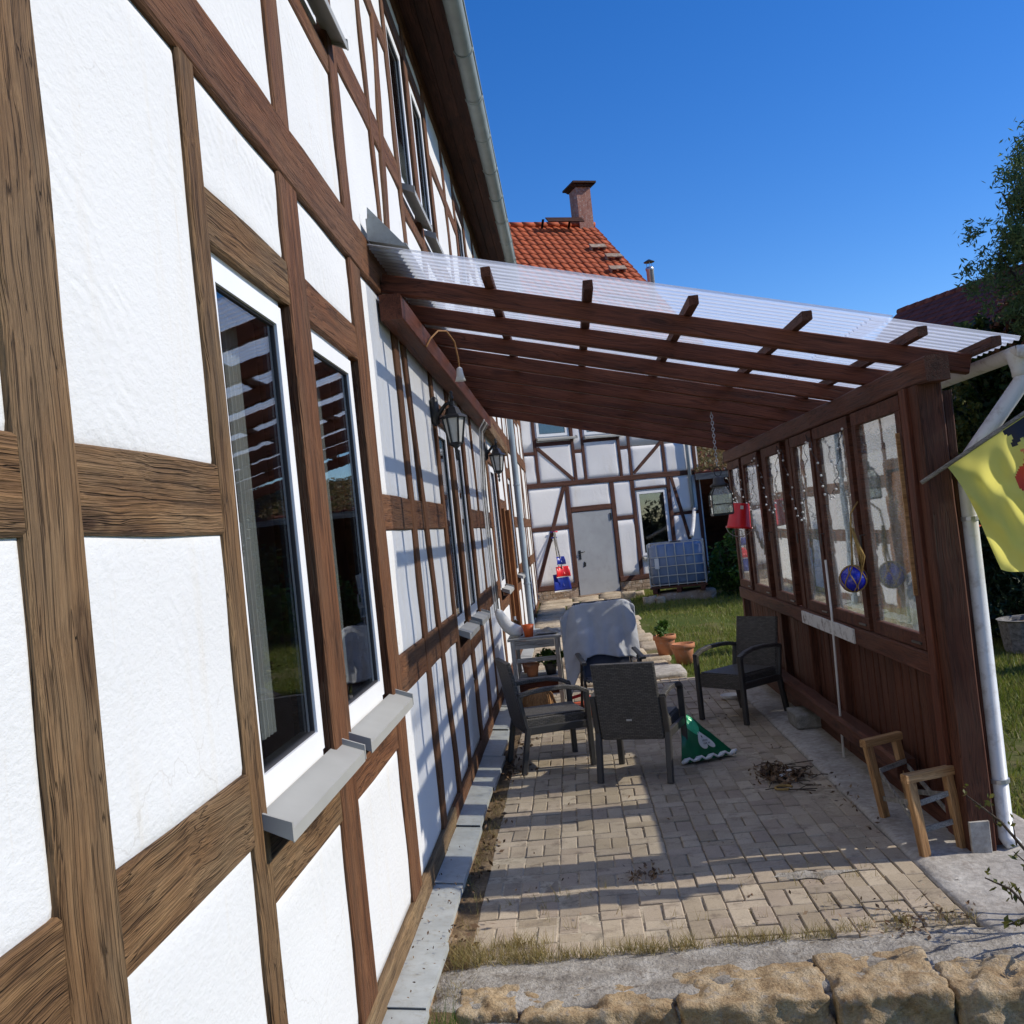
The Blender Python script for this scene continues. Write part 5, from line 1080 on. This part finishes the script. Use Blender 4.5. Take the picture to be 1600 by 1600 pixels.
# snow shovels leaning at the back house
def shovel(u, v0, wd, h, mat, label, out, lean, hl):
    r = root('snow_shovel', label, 'shovel', BP(u, v0, out), 'snow shovels leaning at the back house')
    def fn(s, t): return BP(u + (s - .5) * wd * (1 - .12 * t), v0 + h * t, out - lean * t * h + .05 * (4 * (s - .5) ** 2) + .03 * math.sin(3.1 * t))
    b = G().grid(fn, 8, 6).build('blade', mat, r, None, True); b.modifiers.new('thick', 'SOLIDIFY').thickness = .008
    G().grid(lambda s, t: fn(s, t * .07) + BN * .006, 8, 1).build('edge_strip', M_WHITE, r)
    for q in (-.12, .12): G().bar(fn(.5 + q, .3) + BN * .004, fn(.5 + q * .6, .95) + BN * .004, .02, .012).build('rib', mat, r)
    G().tube([fn(.5, .8), BP(u + .02, v0 + hl, .05)], .016, 8).build('shaft', M_GREYW, r, None, True); G().tube([BP(u - .05, v0 + hl, .05), BP(u + .09, v0 + hl, .05)], .018, 8).build('grip', mat, r, None, True)
shovel(-1.06, 0.36, .44, .42, M_BLUE, 'big dark blue snow shovel standing at the foot of the back house wall', .30, .15, 1.30)
shovel(-1.03, 0.70, .36, .26, M_RED, 'orange red snow shovel hung in front of the big blue one', .36, .2, 1.10)
shovel(-1.06, 1.00, .22, .20, M_BLUE, 'small blue shovel above the orange red one', .38, .25, .80)

# water tank in a steel cage
TKX, TKY, TKZ = 2.22, 21.6, 0.42; ta = R(-8)
r = root('water_tank', 'blue grey water tank in a steel grid cage in front of the back house window', 'tank', (TKX, TKY, 0))
KM = Matrix.Translation((TKX, TKY, TKZ)) @ Matrix.Rotation(ta, 4, 'Z')
def kb(name, fn, mat, smooth=False): g = G(); fn(g); g.v = [tuple(KM @ Vector(v)) for v in g.v]; return g.build(name, mat, r, None, smooth)
kb('tank_body', lambda g: g.add(*(lambda n: ([(x * (.56 if abs(z - .45) < .42 else .50), y * (.46 if abs(z - .45) < .42 else .40), z) for z in (.03, .07, .82, .88) for x, y in [(math.copysign(min(1, abs(math.cos(a)) * 1.25), math.cos(a)), math.copysign(min(1, abs(math.sin(a)) * 1.25), math.sin(a))) for a in [2 * math.pi * i / n for i in range(n)]]], [(l * n + i, l * n + (i + 1) % n, (l + 1) * n + (i + 1) % n, (l + 1) * n + i) for l in range(3) for i in range(n)] + [tuple(range(3 * n, 4 * n)), tuple(range(n - 1, -1, -1))]))(24)), M_TANK, True)
kb('lid', lambda g: g.lathe([(.12, .88), (.12, .92), (.10, .93)], (0, 0, 0), 14), M_BLACK)
for i in range(7):
    x = -.58 + 1.16 * i / 6
    for yy in (-.49, .49): kb('cage_bar', lambda g: g.tube([(x, yy, .0), (x, yy, .90)], .011, 5), M_STEEL)
for i in range(1, 6):
    y_ = -.49 + .98 * i / 6
    for xx in (-.59, .59): kb('cage_bar', lambda g: g.tube([(xx, y_, .0), (xx, y_, .90)], .011, 5), M_STEEL)
for z in (.03, .22, .42, .62, .90): kb('cage_hoop', lambda g: g.tube([(-.585, -.495, z), (.585, -.495, z), (.585, .495, z), (-.585, .495, z)], .012, 5, closed=True), M_STEEL)
kb('pallet', lambda g: [g.box((-.6, -.5, -.05), (.6, .5, -.01))] + [g.box((xx - .05, -.5, -.15), (xx + .05, .5, -.05)) for xx in (-.5, 0, .5)], M_STAIN2)
kb('white_label', lambda g: g.box((-.45, -.505, .38), (-.36, -.50, .60)), M_WHITE)
tag(rough_box('tank_plinth', (1.75, 21.15, 0.0), (2.95, 22.1, 0.275), M_BRICK, None, .02, 6, 71), 'low dark brick base under the water tank', 'base')
for i, (x, y, s) in enumerate(((1.50, 21.0, .13), (1.15, 22.6, .16), (1.72, 20.9, .10), (1.42, 23.0, .12))):
    o = rough_box('loose_stone', (x - s, y - s, .06), (x + s, y + s, .12 + s), M_SLAB, None, .03, 5, 80 + i); tag(o, ('rounded stone lying nearest the water tank', 'largest loose stone by the path edge near the door', 'small stone tucked against the tank base', 'loose stone closest to the back house plinth')[i], 'stone')

# dark shed right of the back house, roof overgrown
sh = root('open_shed', 'dark open shed with overgrown roof right of the back house', 'shed', (5.5, 27, 0))
g = G(); g.box((3.45, 29.5, -.1), (9.5, 29.6, 2.9)); g.box((9.4, 25.6, -.1), (9.5, 29.5, 2.9)); g.box((3.4, 26.2, -.1), (3.5, 29.5, 2.9)); g.build('walls', M_STAIN2, sh)
G().add([(3.3, 25.4, 2.82), (9.6, 25.4, 2.82), (9.6, 29.8, 3.9), (3.3, 29.8, 3.9), (3.3, 25.4, 2.92), (9.6, 25.4, 2.92), (9.6, 29.8, 4.0), (3.3, 29.8, 4.0)], [(3, 2, 1, 0), (4, 5, 6, 7), (0, 1, 5, 4), (1, 2, 6, 5), (2, 3, 7, 6), (3, 0, 4, 7)]).build('roof', M_BTILE, sh)
wood_bar('fascia_board', (3.3, 25.37, 2.80), (9.6, 25.37, 2.80), .16, .04, M_GREYW, sh, (0, -1, 0), .004, .003); wood_bar('post', (6.3, 25.5, 0), (6.3, 25.5, 2.8), .14, .14, M_STAIN2, sh, (0, -1, 0))
nr = np.random.RandomState(5); C = np.stack([nr.uniform(3.3, 9.6, 9000), nr.uniform(25.2, 29.6, 9000), np.zeros(9000)], 1); C[:, 2] = 2.93 + (C[:, 1] - 25.4) * .245 + nr.uniform(0, .16, 9000)
V, F = leaf_quads(C, .11, nr, .6); o = np_mesh('roof_creeper', V, F, mat_leaf('creeper_leaf', [(0.07, 0.075, 0.025), (0.16, 0.12, 0.05), (0.22, 0.15, 0.08), (0.06, 0.08, 0.02)]), sh); o['kind'] = 'stuff'

# barn with dark tiled roof behind the trees on the right
br_ = root('barn', 'barn with a dark brown tiled roof behind the trees on the right', 'barn', (13, 28, 0))
p0, p1 = Vector((10.39, 30.0, 7.15)), Vector((13.6, 21.8, 7.15)); d = (p1 - p0).normalized(); nn = Vector((d.y, -d.x, 0)); nn = nn if nn.x < 0 else -nn
q0, q1 = p0 - d * 0.0, p1 + d * 6; slope = nn * 3.2 + Vector((0, 0, -2.7))
rf = G().add([q0, q1, q1 + slope, q0 + slope, q0 - nn * 3.2 + Vector((0, 0, -2.7)), q1 - nn * 3.2 + Vector((0, 0, -2.7))], [(0, 3, 2, 1), (0, 1, 5, 4)]).build('roof', M_BTILE, br_)
g = G()
for row in range(16):
    a = q0 + slope * (row / 16); up = nn.cross(d) * 0
    nrm_ = d.cross(slope).normalized(); nrm_ = nrm_ if nrm_.z > 0 else -nrm_
    c = 0
    while c * .3 < (q1 - q0).length - .3:
        b0 = a + d * (c * .3); g.bar(b0 + d * .15 + nrm_ * .03, b0 + d * .15 + slope / 16 * 1.15 + nrm_ * .055, .28, .03, nrm_); c += 1
o = g.build('barn_roof_tiles', M_BTILE, rf); o['kind'] = 'stuff'
for i in range(int((q1 - q0).length / .4)): G().tube([q0 + d * i * .4 + Vector((0, 0, .04)), q0 + d * (i * .4 + .42) + Vector((0, 0, .055))], .10, 8).build('ridge_tile', M_BTILE, rf, None, True)
G().prism([(-2.9, 0), (2.9, 0), (2.9, 4.6), (0, 7.0), (-2.9, 4.6)], lambda a, z, t: q0 + d * (.3 + t * ((q1 - q0).length - .6)) + nn * a + Vector((0, 0, z - 7.15)), 1.0).build('walls', M_PLIN, br_)

# ------------------------------------------------------------------ trees and shrubs
def tree(name, label, base, height, tr, blobs, n, size, mat, seed, cat='tree', group=None, aspect=.5, droop=0., shell=.5, limbs=7):
    r = root(name, label, cat, base, group); rr = random.Random(seed); b = Vector(base); g = G()
    top = Vector((b.x + rr.uniform(-.2, .2), b.y + rr.uniform(-.2, .2), b.z + height))
    pts = [b.lerp(top, t) + Vector((rr.uniform(-.1, .1) * tr * 4, rr.uniform(-.1, .1) * tr * 4, 0)) * (t > 0) for t in (0, .25, .5, .75, 1)]
    g.tube(pts, [tr * 1.2, tr, tr * .8, tr * .5, tr * .2], 9)
    for k in range(limbs):
        bl = blobs[k % len(blobs)]; t = rr.uniform(.25, .8); s = b.lerp(top, t); c = Vector(bl[0]) + Vector([rr.uniform(-.6, .6) * q for q in bl[1]])
        m = s.lerp(c, .5) + Vector((0, 0, .15)); g.tube([s, m, c], [tr * .45, tr * .28, tr * .08], 6)
    g.build('trunk', M_BARK, r, None, True); plant('crown', r, blobs, n, size, mat, seed, aspect, droop, shell); return r
tree('willow_tree', 'tall airy tree with thin drooping leaves against the sky at the right edge', (10.9, 20.5, .05), 8.2, .16,
     [((9.7, 20.2, 6.6), (1.1, 1.2, 1.0)), ((10.1, 20.0, 7.8), (1.1, 1.2, .9)), ((9.15, 20.3, 6.0), (.6, .9, .75)), ((9.5, 20.2, 5.3), (.8, .9, .6)), ((10.9, 20.3, 8.7), (1.4, 1.3, 1.2)), ((11.6, 20.6, 7.4), (1.6, 1.5, 1.7)), ((9.55, 20.2, 7.3), (.45, .6, .5)), ((10.4, 20.6, 5.4), (1.2, 1.2, .9))], 34000, .15, L_WIL, 31, 'tree', None, .26, .5, .1, 14)
tree('leafy_tree', 'dark leafy tree filling the gap right of the shelter post', (10.5, 22.4, 0), 5.2, .15,
     [((9.7, 22.3, 3.7), (1.8, 1.5, 1.5)), ((11.1, 22.6, 4.7), (1.8, 1.6, 1.6)), ((8.8, 22.5, 2.1), (1.6, 1.3, 1.5)), ((10.7, 22, 2.3), (2.0, 1.5, 1.7)), ((12.5, 22.4, 3.2), (2, 1.5, 2.2)), ((10.1, 22.3, .9), (2.4, 1.4, 1.0))], 30000, .20, L_DARK, 32, shell=.3)
tree('sunlit_shrub', 'yellow-green shrub catching sun just right of the shelter post top', (8.6, 21.6, 0), 3.0, .07,
     [((8.4, 21.5, 3.4), (.7, .6, .55)), ((8.85, 21.6, 2.7), (.85, .6, .65)), ((8.05, 21.6, 2.3), (.7, .6, .8)), ((8.6, 21.7, 1.2), (1.0, .6, 1.1))], 5600, .15, L_YEL, 33, 'shrub')
tree('rusty_shrub', 'rust brown withering shrub below the willow at the right edge', (11.0, 22.1, 0), 5.0, .08,
     [((10.5, 21.9, 5.2), (.85, .7, .65)), ((11.4, 22.1, 5.35), (1.05, .8, .7)), ((9.9, 21.9, 4.65), (.6, .6, .5))], 4600, .17, L_RUST, 34, 'shrub')
tree('olive_shrub', 'olive green shrub between the barn roof and the leafy tree', (10.1, 22.3, 0), 4.6, .08,
     [((9.2, 22.2, 4.7), (1.0, .7, .7)), ((10, 22.1, 4.15), (1.2, .7, .8)), ((8.5, 22.2, 4.0), (.7, .6, .6))], 5600, .17, L_MID, 35, 'shrub')
for i, (x, y, h, rw, lab) in enumerate(((5.35, 12.6, 1.75, .75, 'dark conifer bush behind the planter at the right edge'), (6.3, 13.6, 2.5, .9, 'taller dark conifer bush behind the flag'), (6.5, 10.4, 1.7, .8, 'dark conifer bush beyond the right picture edge'))):
    r = root('conifer_bush', lab, 'conifer', (x, y, -.05), 'dark conifer bushes')
    nr = np.random.RandomState(40 + i); n = 9000; t = nr.uniform(0, 1, n) ** .8; a = nr.uniform(0, 6.283, n); rad = rw * (1 - t ** 1.4) * nr.uniform(.45, 1.05, n) * (1 + .18 * np.sin(a * 5 + t * 9))
    C = np.stack([x + rad * np.cos(a), y + rad * np.sin(a), .02 + t * h], 1); V, F = leaf_quads(C, .16, nr, .25, -.6); np_mesh('foliage', V, F, L_CON, r)
    G().tube([(x, y, -.05), (x, y, h * .9)], [.05, .01], 7).build('stem', M_BARK, r, None, True)
for i, (x, y, rw, h, mat, lab) in enumerate(((4.3, 20.6, 1.0, 1.4, L_LUSH, 'bright green bush beside the water tank and dark shed'), (3.35, 21.9, .5, 1.3, L_LUSH, 'leafy green plant touching the right side of the tank'), (6.0, 22.5, 1.6, 2.6, L_DARK, 'dark bush in front of the shed opening'), (8.0, 23.5, 1.9, 3.4, L_DARK, 'large dark bush right of the shed'), (2.9, 13.4, .45, .75, L_YEL, 'spindly yellow-green weed clump at the far end of the shelter wall'), (6.4, 20.0, 1.2, 1.9, L_DARK, 'dark rounded bush seen through the shelter windows'))):
    r = root('garden_bush', lab, 'bush', (x, y, 0)); plant('foliage', r, [((x, y, h * .45), (rw, rw * .9, h * .55)), ((x + rw * .3, y, h * .75), (rw * .6, rw * .6, h * .35)), ((x - rw * .4, y + .1, h * .6), (rw * .5, rw * .5, h * .35))], 2600 if rw < 1.2 else 6000, .12, mat, 60 + i, .45, 0, .3)
    g = G(); rr = random.Random(i)
    for k in range(6): g.tube([(x, y, -.02), (x + rr.uniform(-.5, .5) * rw, y + rr.uniform(-.5, .5) * rw, h * .8)], [.02, .006], 5)
    g.build('stems', M_BARK, r)
r = root('wood_planter', 'grey wooden tub planter on the lawn at the right edge', 'planter', (5.05, 11.6, 0)); G().lathe([(.27, -.05), (.31, .30), (.33, .32), (.28, .32), (.26, .25), (.01, .25)], (5.05, 11.6, 0), 14).build('tub', M_GREYW, r); G().lathe([(.004, .26), (.26, .26), (.004, .30)], (5.05, 11.6, 0), 12).build('earth', M_SOIL, r)
r = root('orange_crate', 'orange plastic box half hidden by the conifer', 'box', (5.75, 14.3, 0)); rough_box('crate_body', (5.5, 14.2, .95), (5.85, 14.5, 1.3), M_ORNG, r, .01, 4, 91); rough_box('crate_stand', (5.45, 14.15, 0), (5.9, 14.55, .94), M_GREYW, r, .01, 4, 92)

# ------------------------------------------------------------------ grass, weeds, dead leaves
def blades(name, P, h, wd, mat, seed, lean=.5):
    nr = np.random.RandomState(seed); n = len(P); a = nr.uniform(0, 6.283, n); hh = h * nr.uniform(.45, 1.25, n); l = nr.uniform(0, lean, n) * hh; b = a + nr.uniform(-1.2, 1.2, n)
    dx, dy = np.cos(a) * wd / 2, np.sin(a) * wd / 2
    A = P + np.stack([dx, dy, np.zeros(n)], 1); B = P - np.stack([dx, dy, np.zeros(n)], 1); T = P + np.stack([np.cos(b) * l, np.sin(b) * l, hh], 1)
    V = np.stack([A, B, T], 1).reshape(-1, 3); o = np_mesh(name, V, np.arange(3 * n).reshape(n, 3), mat); o['kind'] = 'stuff'; return o
gzv = np.vectorize(ground_z)
def lawn_pts(n, x0, x1, y0, y1, seed, dens=None):
    nr = np.random.RandomState(seed); x = nr.uniform(x0, x1, n); y = nr.uniform(y0, y1, n)
    k = np.sin(x * 1.7 + 2 * np.sin(y * .8)) + np.sin(y * 1.3 + x * .6) + nr.normal(size=n) * .7 > -.9
    x, y = x[k], y[k]; return np.stack([x, y, gzv(x, y) - .005], 1)
blades('lawn_grass', np.concatenate([lawn_pts(46000, 1.15, 7, 12.0, 24.2, 1), lawn_pts(60000, 2.38, 6.0, 5.2, 14, 2)]), .075, .014, L_LAWN, 3, .9)
nr = np.random.RandomState(8)
def strip(n, x0, x1, y0, y1, z=0.0, cl=9):
    cx = nr.uniform(x0, x1, max(1, n // cl)); cy = nr.uniform(y0, y1, max(1, n // cl)); i = nr.randint(0, len(cx), n)
    return np.stack([cx[i] + nr.normal(size=n) * .018, cy[i] + nr.normal(size=n) * .012, np.full(n, z)], 1)
D = [strip(1500, -.72, .95, 4.40, 4.47), strip(900, -.74, -.3, 4.40, 4.62), strip(260, .95, 1.6, 4.42, 4.52), strip(250, -.66, 1.5, 4.55, 5.3, -.008, 5), strip(420, -.77, -.66, 4.5, 7.6, -.01, 6), strip(300, -.76, -.66, 3.7, 4.4, -.03, 8)]
blades('dry_weeds', np.concatenate(D), .065, .0035, L_DRY, 9, 1.1)
blades('green_tuft', np.stack([nr.normal(-.70, .035, 420), nr.normal(3.80, .05, 420), np.full(420, -.10)], 1), .17, .006, L_LUSH, 10, .7)
o = rough_box('soil_strip', (-.80, 3.3, -.3), (-.655, 11.7, -.006), M_SOIL, None, .012, 26, 12); o['kind'] = 'structure'
def litter(n, x0, x1, y0, y1, z, size, seed, cl):
    nr = np.random.RandomState(seed); cx = nr.uniform(x0, x1, cl); cy = nr.uniform(y0, y1, cl); i = nr.randint(0, cl, n)
    C = np.stack([cx[i] + nr.normal(size=n) * .06, cy[i] + nr.normal(size=n) * .06, z + nr.uniform(.003, .03, n)], 1); V, F = leaf_quads(C, size, nr, .5, 0, 1.5); return V, F
Vs, Fs, off = [], [], 0
for a in ((420, 1.22, 1.42, 6.85, 7.35, 0, .05, 1, 7), (170, -.76, -.66, 4.6, 8.5, 0, .04, 2, 40), (90, .1, .25, 5.25, 5.5, 0, .03, 3, 2), (150, -.6, 1.5, 4.6, 11, 0, .022, 4, 70), (120, -.7, -.6, 7.6, 9.2, 0, .045, 5, 8), (60, 1.45, 1.62, 4.6, 7, .0, .03, 6, 14), (80, -.9, -.78, 3.2, 6, .10, .018, 7, 30), (100, 1.0, 1.6, 4.4, 4.6, 0, .03, 8, 12)):
    V, F = litter(*a); Vs.append(V); Fs.append(F + off); off += len(V)
o = np_mesh('dead_leaves', np.concatenate(Vs), np.concatenate(Fs), L_LITTER); o['kind'] = 'stuff'
tw_ = root('twig_heap', 'small heap of dead twigs on the paving in the shade', 'twigs', (1.32, 7.1, 0)); g = G(); rr = random.Random(3)
for k in range(46):
    x, y, a, L = rr.gauss(1.32, .08), rr.gauss(7.08, .17), rr.uniform(0, 6.28), rr.uniform(.06, .2); g.tube([(x, y, .006), (x + L * .5 * math.cos(a), y + L * .5 * math.sin(a), rr.uniform(.006, .026)), (x + L * math.cos(a + .4), y + L * math.sin(a + .4), .008)], .0035, 4)
g.build('twigs', M_BARK, tw_)
# bare budding shrub at the lower right edge
r = root('budding_shrub', 'bare arching twigs with a few yellow-green buds at the lower right edge', 'shrub', (2.05, 4.35, 0)); rr = random.Random(12); g = G(); tips = []
for (e, m) in (((1.62, 4.42, .20), (1.8, 4.3, .03)), ((1.70, 4.75, .46), (1.92, 4.5, .15)), ((1.95, 4.6, .50), (2.0, 4.45, .25)), ((1.58, 4.12, .12), (1.8, 4.2, .06)), ((1.72, 4.2, .30), (1.85, 4.3, .22)), ((1.85, 3.95, .25), (1.95, 4.15, .2)), ((2.15, 4.4, .6), (2.1, 4.4, .3))):
    b0 = Vector((2.05, 4.35, -.03)); pts = [b0, Vector(m), Vector(m).lerp(Vector(e), .55) + Vector((0, 0, .04)), Vector(e)]; g.tube(pts, [.011, .008, .006, .003], 6)
    for t in (1.0, .8, .6):
        tips.append(Vector(m).lerp(Vector(e), t) + Vector((0, 0, .02 * t)))
    for k in range(2): s = Vector(m).lerp(Vector(e), rr.uniform(.3, .8)); q = s + Vector((rr.uniform(-.12, .08), rr.uniform(-.1, .12), rr.uniform(.02, .14))); g.tube([s, q], [.004, .002], 5); tips.append(q)
g.build('branches', M_BARK, r, None, True)
C = np.concatenate([np.array(t) + np.random.RandomState(i).normal(size=(5, 3)) * .012 for i, t in enumerate(tips)]); V, F = leaf_quads(C, .036, np.random.RandomState(2), .5, -.4); np_mesh('buds', V, F, L_YEL, r)['kind'] = 'stuff'
